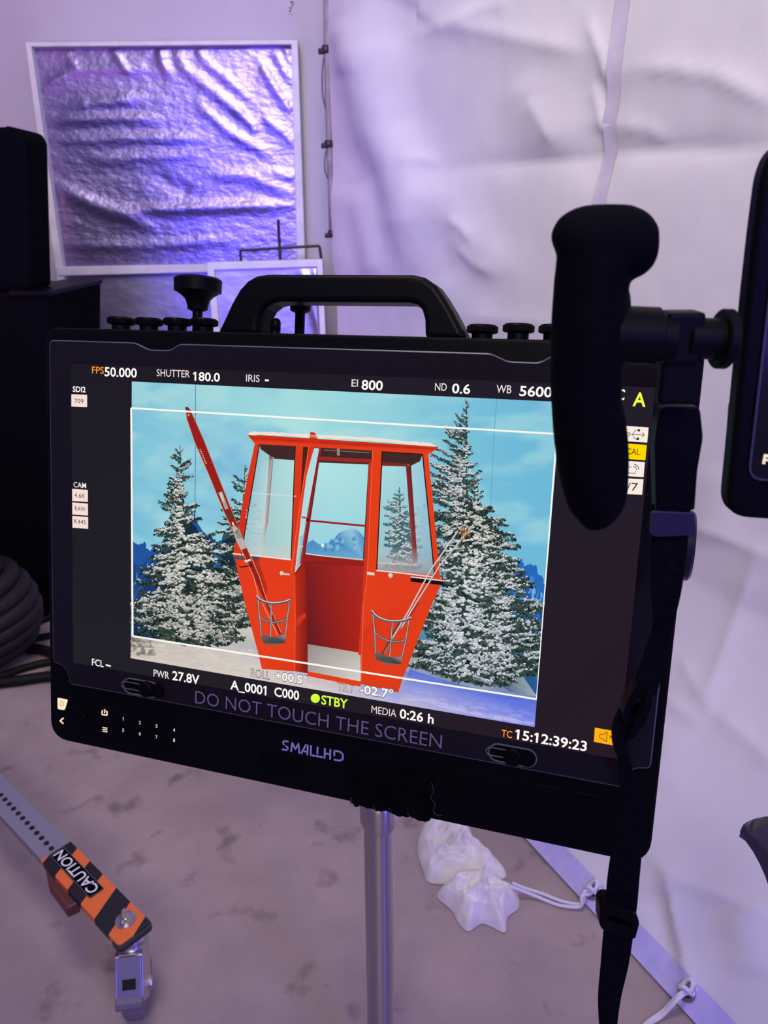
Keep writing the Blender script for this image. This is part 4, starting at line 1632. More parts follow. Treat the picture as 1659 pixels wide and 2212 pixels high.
for b in ((156, 851.7, 190, 853, 190, 879.4, 156, 878), (157.6, 1055.7, 191.6, 1058, 191.6, 1084, 157.8, 1082), (157.8, 1085, 191.7, 1087.5, 191.8, 1113.5, 158, 1111), (158, 1114, 192, 1116.5, 192.2, 1142, 158.2, 1139.5)):
    box4(*b, (246, 224, 214))
box4(1343, 919, 1401, 923.5, 1398, 956, 1340, 952, (250, 236, 226))
box4(1341, 957, 1397, 961, 1394, 994, 1338, 990, (255, 214, 0))
box4(1340, 994.5, 1393, 998, 1390, 1030.5, 1336, 1027, (250, 236, 226))
box4(1338, 1032, 1390, 1035, 1387, 1068.5, 1335, 1066, (250, 236, 226))
box4(1285, 1570.5, 1338, 1580, 1335, 1611, 1283, 1601, (255, 176, 20))
T.up()
T.text('709', 162.7, 182, 870.5, 871, 9, (60, 50, 48))
T.text('4.6K', 162.5, 186, 1074, 1076, 9.5, (60, 50, 48))
T.text('RAW', 163.5, 186.5, 1102.5, 1104.5, 9.5, (60, 50, 48))
T.text('K445', 161.8, 187.6, 1130.5, 1132.5, 9.5, (60, 50, 48))
T.text('CAL', 1352.6, 1382, 980.5, 982.5, 12.5, (90, 60, 0), .006)
T.text('/7', 1353, 1377, 1059, 1060.5, 17, (60, 50, 48))
for a, b in (((1356, 937.5), (1392, 939.5)), ((1367, 937.5), (1372, 929.5)), ((1372, 929.5), (1378, 929.5)), ((1366, 938), (1371, 948)), ((1371, 948), (1376, 948)), ((1392, 939.5), (1387, 934)), ((1392, 939.5), (1386.5, 944))):
    T.strip([a, b], 1.2, (60, 50, 48))
T.blob(1380, 929.5, 3, 3, (60, 50, 48), 10, jag=.03)
T.poly([(1375, 945), (1380.5, 945.3), (1380.2, 951), (1374.7, 950.7)], (60, 50, 48))
T.strip([(1357 + 4 * math.cos(a), 938 + 4 * math.sin(a)) for a in np.linspace(0, 2 * PI, 14)], 1.3, (60, 50, 48))
T.flush('usb_mark')
T.strip([(1355, 1021), (1372, 1022.5), (1373, 1018)], 1.6, (70, 60, 56))
T.strip([(1348, 1009), (1364, 1008.5)], 1.2, (70, 60, 56))
for r_ in (8, 13):
    T.strip([(1367 + r_ * math.cos(a), 1015 + r_ * math.sin(a)) for a in np.linspace(-1.4, -.05, 9)], 1.6, (70, 60, 56))
T.flush('signal_mark')
sp = [(1296, 1584.5), (1302, 1586), (1311.5, 1579.5), (1310, 1601), (1302, 1594.5), (1295, 1592.5), (1296, 1584.5)]
for i in range(6):
    T.strip([sp[i], sp[i + 1]], 1.4, (120, 60, 0))
T.strip([(1316.5, 1587.5), (1324, 1594)], 1.3, (120, 60, 0))
T.strip([(1316.5, 1593), (1323.5, 1588)], 1.3, (120, 60, 0))
T.flush('mute_mark')
B = .018


def outlined(t, xl, xr, yl, yr, h, col, bold):
    T.z -= 1e-4
    Screen.text(T, t, xl - 1.1, xr + 1.1, yl + 1, yr + 1, h + 2, (120, 108, 108), bold + .03)
    T.z += 1e-4
    T.text(t, xl, xr, yl, yr, h, col, bold)


T.text('FPS', 200.5, 226, 806.6, 807.8, 14.6, OR, .006)
T.text('50.000', 227.6, 297.2, 812.6, 815.3, 19, WH, B)
T.text('SHUTTER', 340, 411.5, 812.6, 815.7, 15, WG, .005)
T.text('180.0', 418.5, 476.2, 822.2, 824, 18, WH, B)
T.text('IRIS', 532.7, 562, 824, 825.5, 15, WG, .005)
T.poly([(573.4, 819.5), (582, 820), (582, 824), (573.4, 823.5)], WH)
T.flush('readout_dash')
T.text('EI', 760.2, 774, 835, 835.5, 15.5, WG, .005)
T.text('800', 781.6, 827.4, 841.5, 843, 20, WH, B)
T.text('ND', 940, 965.4, 843.5, 844.5, 16, WG, .005)
T.text('0.6', 976.6, 1015.8, 849.3, 850.5, 20, WH, B)
T.text('WB', 1072.4, 1104.7, 848.6, 849.8, 17, WG, .005)
T.text('5600', 1122, 1192, 855.5, 857.5, 21, WH, B)
T.text('C', 1333.7, 1348.5, 863.5, 864, 22, WH, B)
T.text('A', 1366, 1394, 877, 878, 29, (250, 255, 60), B)
T.text('SDI2', 159, 186.8, 846.4, 847.4, 11.5, WH, B)
T.text('CAM', 160.8, 187.8, 1052.5, 1054, 11, WH, .004)
T.text('FCL', 200.4, 225.5, 1436.5, 1440, 14, WH, .010)
T.poly([(230, 1434), (241, 1436.2), (241, 1439.6), (230, 1437.4)], WH)
T.flush('readout_dash')
T.text('PWR', 333.2, 366.8, 1460.3, 1466, 15, WG, .007)
T.text('27.8V', 373.7, 432, 1468, 1477, 19, WH, B)
outlined('ROLL', 544, 582.7, 1459.5, 1466, 14.5, (196, 186, 184), .002)
outlined('+00.5°', 595.4, 664, 1466.5, 1477.5, 17, WH, B * .8)
T.text('A_0001', 498.8, 576.5, 1488, 1500, 19, WH, B)
T.text('C000', 593.5, 647, 1502.5, 1511, 19, WH, B)
T.text('STBY', 695, 751.7, 1519.5, 1529.5, 19, GRN, B)
T.blob(682.2, 1507.6, 10, 9.8, GRN, 24, jag=0)
T.flush('standby_dot')
outlined('TILT', 730, 764.3, 1489, 1495, 14, (206, 200, 198), .002)
outlined('-02.7°', 778, 849.5, 1496, 1508, 18, WH, B * .8)
T.text('MEDIA', 803, 856.6, 1538.5, 1548, 15.5, WG, 0.0)
T.text('0:26 h', 863.8, 937, 1549.5, 1562.5, 19.5, WH, B)
T.text('TC', 1083.3, 1106, 1589.5, 1593.5, 15, OR, .007)
T.text('15:12:39:23', 1113, 1267, 1594, 1622, 20.5, WH, B)
T.flush('badge_mark')

# --- printed lettering
M_print = mat('violet_grey_print', (.15, .115, .21), .5)
M_logo = mat('pale_logo_print', (.27, .24, .50), .5)


def printed(g, t, xl, xr, yl, yr, h, z, bold=0.0):
    vs, fs = text_fit(t, bold)
    a, b = mp(xl, yl), mp(xr, yr)
    c = mp((xl + xr) / 2, (yl + yr) / 2)
    d = mp((xl + xr) / 2, (yl + yr) / 2 - h)
    hh = d[1] - c[1]
    yb = (a[1] + b[1]) / 2
    g.add([(a[0] + u * (b[0] - a[0]), yb + w * hh, z) for u, w in vs], fs)


g = MB()
printed(g, 'DO NOT TOUCH THE SCREEN', 421.8, 954, 1520.5, 1615, 28.5, .0003, -.004)
g.build('warning_lettering', M_print, mon)
g = MB()
lx0, lx1 = mp(605.2, 1625)[0], mp(741.5, 1648)[0]
yb = (mp(605.2, 1626)[1] + mp(741.5, 1649)[1]) / 2
hh = mp(673, 1614)[1] - mp(673, 1637)[1]


def stroke(pts, w=.17):
    """one stencil stroke in units of the letter height"""
    v = [np.array(p, float) for p in pts]
    for i in range(len(v) - 1):
        t = (v[i + 1] - v[i]) / np.linalg.norm(v[i + 1] - v[i])
        nn = np.array((-t[1], t[0])) * w / 2
        e = t * w * .28
        q4 = [v[i] - e + nn, v[i + 1] + e + nn, v[i + 1] + e - nn, v[i] - e - nn]
        g.add([(lx0 + p[0] * usc, yb + p[1] * hh, -.0037) for p in q4], [(3, 2, 1, 0)])


usc = (lx1 - lx0) / 6.35
for pts in ([(.62, .92), (.2, .92), (.08, .74), (.2, .56)], [(.40, .48), (.58, .36), (.58, .2), (.44, .08), (.05, .08)],
            [(.95, .05), (1.05, .92), (1.37, .35), (1.69, .92), (1.79, .05)],
            [(2.0, .05), (2.42, .92), (2.62, .92), (2.62, .05)], [(2.30, .30), (2.52, .30)],
            [(2.95, .95), (2.95, .08), (3.35, .08)], [(3.62, .95), (3.62, .3)], [(3.5, .08), (4.15, .08)],
            [(4.35, .95), (4.35, .05)], [(4.9, .95), (4.9, .05)], [(4.40, .5), (4.85, .5)],
            [(5.3, .46), (5.3, .92), (5.85, .92), (6.15, .72), (6.15, .28), (5.85, .08), (5.32, .08)]):
    stroke(pts)
g.build('logo_lettering', M_logo, mon)


# --- sliding latches in the glass
def stadium(c, a, r, n=10):
    o = []
    for s_, t0 in ((1, -PI / 2), (-1, PI / 2)):
        for i in range(n + 1):
            t = t0 + PI * i / n
            o.append((c[0] + s_ * a + r * math.cos(t), c[1] + r * math.sin(t)))
    return o


M_ring = mat('grey_latch_rim', (.10, .09, .12), .35, 0, .6)
for (cx, cy), (kx, ky) in (((304, 1486), (318, 1487)), ((1107, 1632), (1108, 1633))):
    c = mp(cx, cy)
    k = mp(kx, ky)
    g = MB()
    g.prism(stadium(c, .0125, .0082), -.0011, .0002, holes=[stadium(c, .0125, .0072)])
    la = g.build('latch_slot', M_ring, mon)
    g = MB()
    g.prism(stadium(c, .0125, .0072), -.0011, -.0008)
    g.build('slot_floor', M_matte, la)
    g = MB()
    g.prism(stadium((c[0] - .011, c[1]), .008, .0040), -.0009, -.0002, holes=[stadium((c[0] - .011, c[1]), .008, .0031)])
    g.build('guide_rail', M_ring, la)
    g = MB()
    g.lathe([(.0075, -.0009), (.0075, .004), (.0065, .0048)], (k[0], k[1], 0), (0, 0, 1), 28)
    g.lathe([(.0068, -.0009), (.0068, .0015)], (k[0] + .012, k[1], 0), (0, 0, 1), 28)
    g.build('slider', M_black2, la, smooth=True, angle=.6)

# --- control panel with lit keys
cp0, cp1 = (-.2835, -.2285), (-.1515, -.1790)
g = MB()
o = rrect(cp0[0], cp0[1], cp1[0], cp1[1], .006)
g.prism(o, ZH - .0002, ZH + .0008)
pan = g.build('control_panel', M_black2, mon, bevel=.0004)
ZP = ZH + .0011
M_warm = emit('lit_key', (255, 232, 200))
M_num = emit('lit_numeral', (228, 214, 206))
M_keymark = emit('amber_key_mark', (196, 140, 80))


def keyp(g, pts, z=0.0):
    g.add([(*mp(x, y, ZP), ZP + z) for x, y in pts], [tuple(reversed(range(len(pts))))])


def arc(cx, cy, r, a0, a1, n=14):
    return [(cx + r * math.cos(a), cy + r * math.sin(a)) for a in np.linspace(a0, a1, n)]


def kstrip(g, line, w, z=0.0):
    for i in range(len(line) - 1):
        a, b = np.array(line[i], float), np.array(line[i + 1], float)
        t = (b - a) / (np.linalg.norm(b - a) + 1e-9)
        nn = np.array((-t[1], t[0])) * w / 2
        a, b = a - t * w * .15, b + t * w * .15
        keyp(g, [a + nn, a - nn, b - nn, b + nn], z)


g = MB()
keyp(g, round_poly([(124, 1507), (147, 1511), (140, 1534), (124.5, 1532)], [3, 4, 3, 3], 4)[::-1])
k1 = g.build('power_key', M_warm, pan)
g = MB()
kstrip(g, arc(133.5, 1519.5, 4.6, -.9, PI + .9), 1.1, .0002)
kstrip(g, [(133.8, 1513), (133.5, 1518.5)], 1.2, .0002)
g.build('power_mark', M_keymark, k1)
g = MB()
kstrip(g, [(137, 1551), (130, 1557), (136.5, 1563)], 3.2)
g.build('back_key', M_warm, pan)
g = MB()
kstrip(g, [(222, 1534.5), (220.5, 1537), (220.5, 1543.5), (231, 1545), (231.5, 1538.5), (230, 1536)], 2.8)
kstrip(g, [(226.5, 1532.5), (226, 1540.5)], 2.6)
g.build('input_key', M_warm, pan)
g = MB()
for k in range(3):
    kstrip(g, [(221.5, 1571.5 + k * 4), (231.5, 1573 + k * 4)], 2.2)
g.build('menu_key', M_warm, pan)
for i, (x, y) in enumerate([(266, 1553), (302, 1561), (338, 1568.5), (376, 1577), (266, 1577.5), (302, 1585), (338, 1592), (376, 1599)]):
    g = MB()
    vs, fs = text_fit(str(i + 1), .02)
    c = mp(x, y, ZP)
    w_ = .0021 if i else .0012
    g.add([(c[0] + (a - .5) * w_, c[1] + (b - .5) * .0034, ZP) for a, b in vs], fs)
    g.build('number_key', M_num, pan)
g = MB()
c = mp(184, 1545, ZP)
g.lathe([(.0085, -.001), (.0085, .0006), (.0035, .0010), (.0035, .0045), (.0028, .005)], (*c, ZP), (0, 0, 1), 28)
g.build('joystick', M_black2, pan, smooth=True, angle=.6)

# recess, gaffer tape and side plate along the chin
g = MB()
a, b = mp(580, 1690, ZH), mp(692, 1655, ZH)
g.prism(rrect(-.055, -.2215, -.012, -.2060, .003), ZH - .0002, ZH + .0010, holes=[rrect(-.0542, -.2207, -.0128, -.2068, .0024)])
g.prism(stadium((-.0285, -.2140), .011, .0035), ZH - .0002, ZH + .0007)
g.build('card_slot', M_black2, mon, bevel=.0003)
g = MB()
g.prism(rrect(.128, -.2345, .262, -.186, .006), ZH - .0002, ZH + .0006)
sp_ = g.build('speaker_plate', M_black2, mon, bevel=.0004)
M_tape = mat('black_gaffer_tape', (.002, .002, .003), .95, 0, .02)
noise_mix(M_tape, (.0015, .0015, .002), (.003, .003, .004), 90, bump=.5, bscale=700, bdist=.001)
tl, tr_ = mp(760, 1640, ZH), mp(937, 1672, ZH)
bl_, br_ = mp(756, 1738, ZH + .003), mp(928, 1776, ZH + .003)
r3 = random.Random(2)
edge = [(bl_[0] + (br_[0] - bl_[0]) * t, bl_[1] + (br_[1] - bl_[1]) * t + r3.uniform(-.0018, .0012)) for t in np.linspace(0, 1, 34)]
g = MB()
g.prism([tl] + edge + [tr_], ZH - .0005, ZH + .0022)
tp = g.build('gaffer_tape', M_tape, mon)
g = MB()
for sx0, sy0, pts in ((932, 1690, [(0, 0), (4, 20), (-2, 34), (8, 46), (4, 62), (14, 72), (24, 70)]), (757, 1722, [(0, 0), (3, 8), (0, 14), (6, 20)]), (806, 1738, [(0, 0), (3, 8), (6, 12)]), (840, 1746, [(0, 0), (6, 10), (3, 16)]), (880, 1756, [(0, 0), (8, 14), (2, 20)])):
    g.tube([Vector((*mp(sx0 + x, sy0 + y, ZH + .003), ZH + .003)) for x, y in spline(pts, 4)], .00018, 5)
g.build('loose_threads', mat('grey_thread', (.07, .06, .09), .8), tp)

# --- top: carrying handle, knobs, screws
ZT = -.030
ho = [(466, 722), (482, 690), (498, 655), (515, 625), (532, 606), (552, 595), (576, 591), (890, 592), (916, 598), (940, 614), (957, 638), (975, 668), (992, 700), (1008, 734)]
hi = [(917, 732), (916, 690), (910, 668), (900, 657), (882, 652.5), (600, 650.5), (582, 655), (568, 666), (558, 684), (555, 702), (555, 724)]
g = MB()
g.prism([mp(x, y, -.013) for x, y in ho + hi], -.046, -.013)
g.build('carrying_handle', M_black, mon, bevel=.005, seg=4)
g = MB()
TOP = .1830


def screw(px, pt, z, r=.0122, hgt=.0135):
    x = mp(px, pt, z)[0]
    g2 = MB()
    ytop = mp(px, pt, z)[1]
    g2.lathe([(.0088, TOP - .002), (.0088, ytop - .0072), (r, ytop - .0064), (r + .0006, ytop - .002), (r - .0008, ytop)], (x, 0, z), (0, 1, 0), 36)
    for i in range(30):
        a = 2 * PI * i / 30
        g2.box((x + (r + .0004) * math.cos(a), ytop - .0036, z + (r + .0004) * math.sin(a)), (.0010, .0046, .0010))
    g2.build('thumb_screw', M_black2, mon, smooth=True, angle=.5)


for px, pt in ((262, 686), (322, 687.5), (383, 688), (441, 688.5), (1043, 702.5), (1121, 700.5), (1199, 702.5)):
    screw(px, pt, ZT)


def knob(px, ptop, pbase, z, r):
    x, yt = mp(px, ptop, z)
    g2 = MB()
    g2.lathe([(.0048, TOP - .004), (.0048, yt - .032), (.0095, yt - .030), (.0100, yt - .026), (.0120, yt - .0205), (.0150, yt - .0175), (r - .004, yt - .0150), (r, yt - .0130), (r + .0004, yt - .002), (r - .0022, yt), (.003, yt + .0002)], (x, 0, z), (0, 1, 0), 44)
    g2.build('mounting_knob', M_black, mon, smooth=True, angle=.5)


knob(428, 600, 690, -.050, .0225)
knob(651, 603, 690, -.075, .0225)
g = MB()
x, yt = mp(596, 687, ZT)
g.lathe([(.0046, TOP - .002), (.0046, TOP + .004), (.0040, TOP + .0045), (.0046, TOP + .005), (.0046, yt - .004), (.0038, yt - .0016), (.002, yt - .0003), (.0003, yt)], (x, 0, ZT), (0, 1, 0), 24)
g.build('antenna_stub', M_black2, mon, smooth=True)
# dial on the right flank
dy0, dy1 = mp(1490, 1105, -.02)[1], mp(1478, 1256, -.02)[1]
g = MB()
r = abs(dy0 - dy1) / 2
g.lathe([(r - .003, -.001), (r, .0008), (r, .0058), (r - .002, .0078), (.004, .0080)], (.2985, (dy0 + dy1) / 2, -.026), (1, 0, 0), 48)
g.build('side_dial', mat('dark_grey_dial', (.035, .034, .045), .35, .6), mon, smooth=True, angle=.5)
# bracket at the back that takes the pole
g = MB()
g.box((.0486, -.205, -.066), (.10, .07, .020))
g.build('mounting_bracket', M_black, mon, bevel=.003)

# ------------------------------------------------------------------ chrome pole
YP = .705
pt_ = at(814, 1745, YP)
stand = thing('light_stand', 'polished chrome stand pole under the black monitor', 'stand', (pt_.x, YP, .002))


def plocal(v):
    return Vector(v) - Vector((pt_.x, YP, .002))


rp = .0182
g = MB()
g.lathe([(rp, .01), (rp, pt_.z - .020)], (0, 0, 0), (0.004, 0, 1), 64)
g.build('pole', M_chrome, stand, smooth=True, angle=.6)
g = MB()
zc = pt_.z - .002
g.lathe([(rp, zc - .027), (rp + .003, zc - .022), (rp + .0048, zc - .016), (rp + .0050, zc + .012), (rp + .004, zc + .014)], (0.0005, 0, 0), (0.004, 0, 1), 64)
g.build('collar', M_chrome, stand, smooth=True, angle=.5)
g = MB()
g.lathe([(.0142, zc + .010), (.0142, .78)], (0.0005, 0, 0), (0.004, 0, 1), 40)
g.build('upper_spigot', M_chrome, stand, smooth=True, angle=.5)
g = MB()
g.lathe([(.085, 0), (.085, .006), (.03, .012), (rp + .004, .03), (rp, .03)], (0, 0, 0), (0, 0, 1), 48)
g.build('base', M_black, stand, smooth=True, angle=.5)

# ------------------------------------------------------------------ director's hand-held monitor with grip, at the right edge
YG = .36
dm = thing('handheld_monitor', 'small black hand-held monitor cut off by the right edge, with a rubber side grip', 'monitor', at(1700, 780, .40))
dm0 = Vector(dm.location)


def dl(px, py, y=YG):
    return at(px, py, y) - dm0


def rpx(r, p):
    return r * (p + dm0 - CLOC).length / FPX


g = MB()


def sweep(pts, flat):
    sp1 = spline([(*dl(x, y), r) for x, y, r in pts], 7)
    P = [Vector(q[:3]) for q in sp1]
    R = [max(.0008, rpx(q[3], P[i])) for i, q in enumerate(sp1)]
    g.tube(P, R, 28, flat=flat, side=(1, 0, 0))


sweep([(1296, 1141, 4), (1294, 1134, 26), (1292, 1122, 38), (1289, 1085, 60), (1282, 1017, 71), (1278, 970, 74), (1272, 914, 74), (1266, 865, 71), (1266, 820, 73), (1270, 740, 75), (1272, 690, 75), (1275, 640, 74), (1280, 590, 74), (1286, 545, 68), (1288, 520, 10)], .95)


def arm_sweep(pts, fl):
    sp1 = spline([(*dl(x, y), r) for x, y, r in pts], 7)
    P = [Vector(q[:3]) for q in sp1]
    g.tube(P, [max(.0008, rpx(q[3], P[i])) for i, q in enumerate(sp1)], 28, flat=fl, side=(0, 0, 1))


arm_sweep([(1212, 566, 6), (1218, 562, 44), (1236, 549, 68), (1262, 535, 77), (1300, 530, 76), (1340, 527, 73), (1370, 523, 68), (1392, 518, 58), (1408, 514, 44), (1417, 512, 26), (1421, 512, 6)], .85)
arm_sweep([(1300, 585, 34), (1335, 566, 42), (1365, 550, 46), (1388, 535, 42)], .9)
sweep([(1342, 622, 8), (1342, 632, 17), (1342, 660, 20), (1340, 700, 20), (1336, 760, 16), (1326, 900, 12)], 1.0)
gr = g.build('rubber_grip', M_rubber, dm, smooth=True)
rm = gr.modifiers.new('remesh', 'REMESH')
rm.mode = 'VOXEL'
rm.voxel_size = .0012
rm.use_smooth_shade = True
sm_ = gr.modifiers.new('smooth', 'SMOOTH')
sm_.iterations = 14
sm_.factor = .5

M_arm = mat('black_arm_metal', (.002, .002, .003), .5, 0, .1)


def cyl(g, a, b, r, seg=32):
    a, b = Vector(a), Vector(b)
    g.lathe([(r - .0006, 0), (r, .0006), (r, (b - a).length - .0006), (r - .0006, (b - a).length)], a, b - a, seg)


g = MB()
pa, pb = dl(1318, 722), dl(1418, 726)
cyl(g, pa, pb, rpx(56, pb))
cyl(g, dl(1412, 728), dl(1450, 730), rpx(48, pb))
g.build('arm', M_arm, dm, smooth=True, angle=.5)
g = MB()
c = dl(1468, 727)
k = rpx(1, c)
g.box(c, (72 * k, 60 * k, 98 * k))
g.build('clamp', M_arm, dm, bevel=.002, seg=3)
g = MB()
cyl(g, dl(1480, 730), dl(1560, 733), rpx(40, c))
cyl(g, dl(1552, 732), dl(1574, 733), rpx(58, c))
g.build('rosette_joint', M_arm, dm, smooth=True, angle=.5)
g = MB()
c = dl(1466, 815)
g.box(c, (80 * k, 30 * k, 110 * k))
g.build('strap_bracket', M_arm, dm, bevel=.0025, seg=3)
# monitor body, its own slight lean
YD = .385


def dxy(px, py, y=YD):
    p = at(px, py, y) - dm0
    return (p.x, p.z)


yo = YD - dm0.y
g = MB()
o = round_poly([dxy(1692, 308), dxy(1665, 334), dxy(1648, 380), dxy(1632, 500), dxy(1616, 640), dxy(1568, 1118), dxy(1760, 1130), dxy(2000, 1140), dxy(2030, 312)], [.006, .006, .006, .004, .003, .014, .01, .012, .02], 8)
g.prism(o, -yo - .012, -yo, fr=lambda a, b, c: Vector((a, -c, b)))
body = g.build('casing', M_black, dm, bevel=.003, seg=3)
g = MB()
o = round_poly([dxy(1662, 600), dxy(1612, 1036), dxy(1780, 1042), dxy(1980, 1046), dxy(2000, 600)], [.004, .009, .004, .006, .006], 8)
i_ = inset(o, .0012)
g.prism(o, -yo - .001, -yo + .0014, holes=[i_], fr=lambda a, b, c: Vector((a, -c, b)))
g.build('bezel_rim', mat('bezel_rim', (.03, .028, .05), .4), dm)
g = MB()
g.prism(i_, -yo, -yo + .0006, fr=lambda a, b, c: Vector((a, -c, b)))
sc2 = g.build('screen_glass', M_glass, dm)
g = MB()
y2 = YD - .0008
for q4 in ([(1650, 981), (1690, 983), (1690, 989), (1649, 988)], [(1650, 981), (1656, 981), (1653, 1003), (1646, 1002)], [(1652, 991), (1672, 992), (1672, 997), (1652, 996)]):
    g.add([at(*p, y2) - dm0 for p in q4], [(0, 1, 2, 3)])
g.build('screen_letter', emit('warm_white_letter', (244, 224, 206)), sc2)
g = MB()
cyl(g, dl(1583, 870, .40), dl(1573, 1010, .40), .0022)
g.build('edge_glow_rod', mat('red_edge_glow', (.5, .03, .03), .4), dm, smooth=True)  # red-coloured rod stands in for the red glow along the casing edge

# ------------------------------------------------------------------ strap hanging from the grip arm
YS2 = .375
stp = thing('shoulder_strap', 'long black webbing strap with buckles hanging from the hand-held monitor across the big screen', 'strap', at(1466, 900, YS2))
s0 = Vector(stp.location)


def sl(px, py, y=YS2):
    return at(px, py, y) - s0


def webbing(name, pts, parent, th=.0011):
    """pts: left x, right x, row, distance - the two edges of the webbing"""
    L = spline([tuple(sl(a, yl, d)) for a, yl, b, yr, d in pts], 8)
    R = spline([tuple(sl(b, yr, d + .004 * ((i % 2) * 2 - 1) * 0)) for i, (a, yl, b, yr, d) in enumerate(pts)], 8)
    g2 = MB()
    mid = [(Vector(a) + Vector(b)) / 2 for a, b in zip(L, R)]
    sd = [(Vector(b) - Vector(a)) for a, b in zip(L, R)]
    rr = [s_.length / 2 for s_ in sd]
    vs, fs = [], []
    n = len(mid)
    for i in range(n):
        t = (mid[min(i + 1, n - 1)] - mid[max(i - 1, 0)]).normalized()
        u = sd[i].normalized()
        w = t.cross(u).normalized()
        for a_, b_ in ((-1, -.6), (-.96, -1), (.96, -1), (1, -.6), (1, .6), (.96, 1), (-.96, 1), (-1, .6)):
            vs.append(mid[i] + u * rr[i] * a_ + w * th * b_)
    for j in range(n - 1):
        for k_ in range(8):
            a, b = j * 8 + k_, j * 8 + (k_ + 1) % 8
            fs.append((a, b, b + 8, a + 8))
    fs.append(tuple(reversed(range(8))))
    fs.append(tuple(range((n - 1) * 8, n * 8)))
    return make_obj(name, vs, fs, M_web, parent)


# clip at the top
g = MB()
o = round_poly([(1425, 872), (1505, 874), (1512, 940), (1500, 1010), (1494, 1095), (1412, 1108), (1408, 960), (1414, 905)], [14, 14, 10, 8, 6, 6, 10, 10], 5)
g.prism([(sl(x, y).x, sl(x, y).z) for x, y in o], -.004, .005, fr=lambda a, b, c: Vector((a, -c, b)))
cb_ = g.build('snap_clip', M_black2, stp, bevel=.0012)
g = MB()
o = [(1398, 1098), (1404, 1094), (1490, 1098), (1494, 1146), (1406, 1150), (1396, 1142)]
g.prism([(sl(x, y).x, sl(x, y).z) for x, y in o], .0052, .0068, fr=lambda a, b, c: Vector((a, -c, b)))
g.build('keeper_loop', mat('navy_black_plastic', (.010, .008, .030), .4), stp, bevel=.0005)
webbing('upper_webbing', [(1409, 1090, 1492, 1090, YS2), (1407, 1200, 1482, 1200, YS2), (1407, 1290, 1468, 1292, YS2), (1410, 1345, 1445, 1378, YS2 + .004), (1392, 1410, 1436, 1440, YS2 + .006), (1372, 1470, 1412, 1500, YS2 + .002)], stp)
webbing('folded_tail', [(1404, 1372, 1440, 1352, YS2 + .008), (1412, 1390, 1440, 1400, YS2 + .008), (1398, 1440, 1432, 1452, YS2 + .010), (1398, 1480, 1416, 1500, YS2 + .012)], stp)
g = MB()
o = round_poly([(1368, 1472), (1408, 1480), (1402, 1520), (1384, 1566), (1338, 1556), (1344, 1520)], [8, 6, 10, 8, 8, 10], 5)
hole_ = [(1372, 1500), (1380, 1502), (1366, 1540), (1356, 1536)]
g.prism([(sl(x, y, YS2).x, sl(x, y, YS2).z) for x, y in o], -.004, .004, holes=[[(sl(x, y, YS2).x, sl(x, y, YS2).z) for x, y in hole_]], fr=lambda a, b, c: Vector((a, -c, b)))
g.build('slide_buckle', M_black2, stp, bevel=.0012)
webbing('twisted_edge', [(1400, 1484, 1408, 1490, YS2 - .004), (1386, 1530, 1396, 1540, YS2 - .006), (1364, 1570, 1374, 1584, YS2 - .005), (1352, 1592, 1358, 1596, YS2 - .003)], stp)
webbing('lower_webbing', [(1348, 1510, 1380, 1520, YS2 + .006), (1326, 1555, 1366, 1566, YS2), (1322, 1600, 1354, 1600, YS2), (1336, 1650, 1362, 1650, YS2), (1338, 1730, 1388, 1730, YS2), (1322, 1830, 1386, 1832, YS2), (1312, 1900, 1380, 1906, YS2), (1308, 1960, 1374, 1970, YS2), (1298, 2080, 1358, 2080, YS2 + .004), (1292, 2160, 1340, 2160, YS2 + .008), (1296, 2240, 1332, 2240, YS2 + .012), (1300, 2330, 1340, 2330, YS2 + .012)], stp)
g = MB()
o = round_poly([(1290, 1940), (1302, 1930), (1318, 1934), (1372, 1964), (1375, 1978), (1366, 2012), (1354, 2008), (1302, 1996), (1290, 1984)], [6, 6, 4, 5, 5, 6, 4, 6, 8], 5)
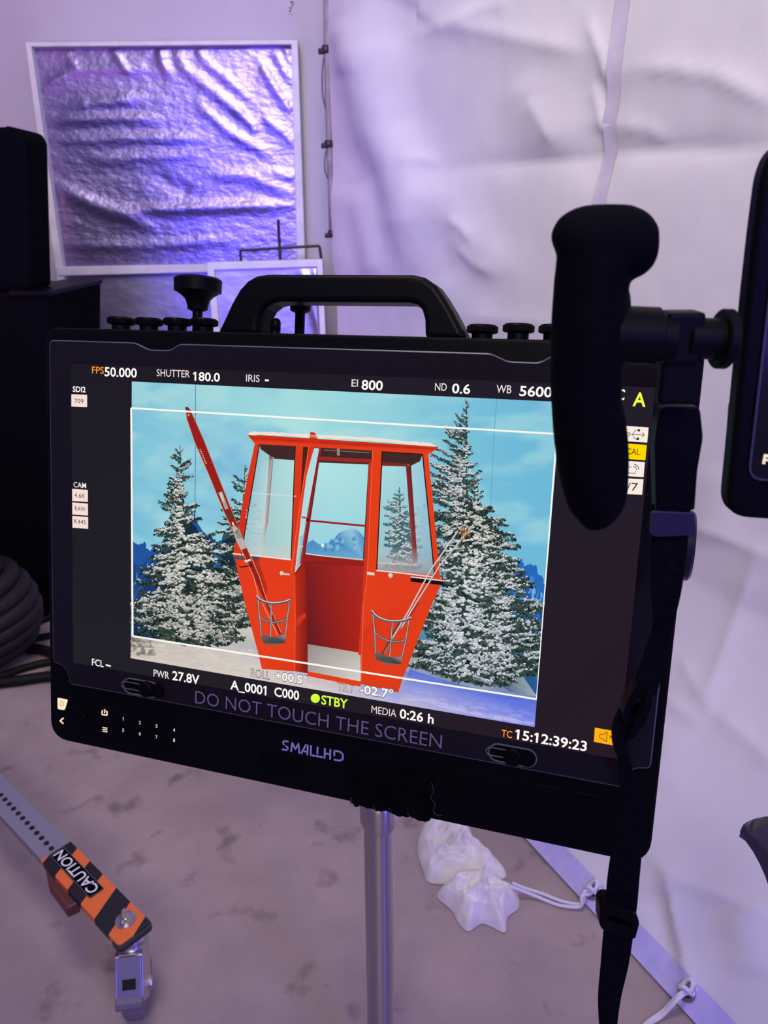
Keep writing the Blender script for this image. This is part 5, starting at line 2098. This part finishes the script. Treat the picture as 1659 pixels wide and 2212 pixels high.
hl = [(1310, 1956), (1360, 1978), (1358, 1988), (1308, 1972)]
g.prism([(sl(x, y, YS2).x, sl(x, y, YS2).z) for x, y in o], -.004, .006, holes=[[(sl(x, y, YS2).x, sl(x, y, YS2).z) for x, y in hl]], fr=lambda a, b, c: Vector((a, -c, b)))
g.build('adjuster_slide', M_black2, stp, bevel=.0014)

# ------------------------------------------------------------------ chair arm cut off by the right edge
YA = .58
M_chair = mat('dark_grey_moulded_plastic', (.040, .034, .045), .45, 0, .4)
noise_mix(M_chair, (.020, .016, .021), (.030, .025, .034), 40, bump=.2, bscale=400, bdist=.0005)
ch = thing('chair', 'dark grey plastic chair arm poking in at the right edge, low down', 'chair', at(1760, 1900, YA))
c0 = Vector(ch.location)


def cl_(px, py, y):
    return at(px, py, y) - c0


g = MB()
front = [(1597, 1797), (1601, 1806), (1612, 1822), (1626, 1842), (1641, 1870), (1652, 1895), (1662, 1925), (1680, 1985), (1700, 2080)]
upper = [(1607, 1778), (1612, 1788), (1620, 1800), (1634, 1814), (1652, 1834), (1668, 1854), (1690, 1880), (1730, 1930), (1780, 2010)]
backe = [(1610, 1777), (1630, 1768), (1656, 1762), (1680, 1764), (1710, 1780), (1740, 1800), (1780, 1850), (1830, 1920), (1880, 2000)]
n = len(front)
vs = [cl_(*p, YA) for p in front] + [cl_(*p, YA) for p in upper] + [cl_(*p, YA + .035) for p in backe] + [cl_(p[0] + 6, p[1] + 24, YA + .035) for p in backe]
fs = []
for k in range(n - 1):
    for r_ in range(4):
        a, b = r_ * n + k, ((r_ + 1) % 4) * n + k
        fs.append((a, a + 1, b + 1, b))
fs += [(0, n, 2 * n, 3 * n), (n - 1, 4 * n - 1, 3 * n - 1, 2 * n - 1)]
g.add(vs, fs)
g.build('arm_rest', M_chair, ch, bevel=.0015)
g = MB()
e = cl_(1780, 2040, YA + .02)
g.tube([e + Vector((-.02, 0, .08)), e, e + Vector((.03, 0, -.2)), Vector((e.x + .05, e.y, -c0.z + .004))], .012, 12)
g.build('leg', M_chair, ch, smooth=True)
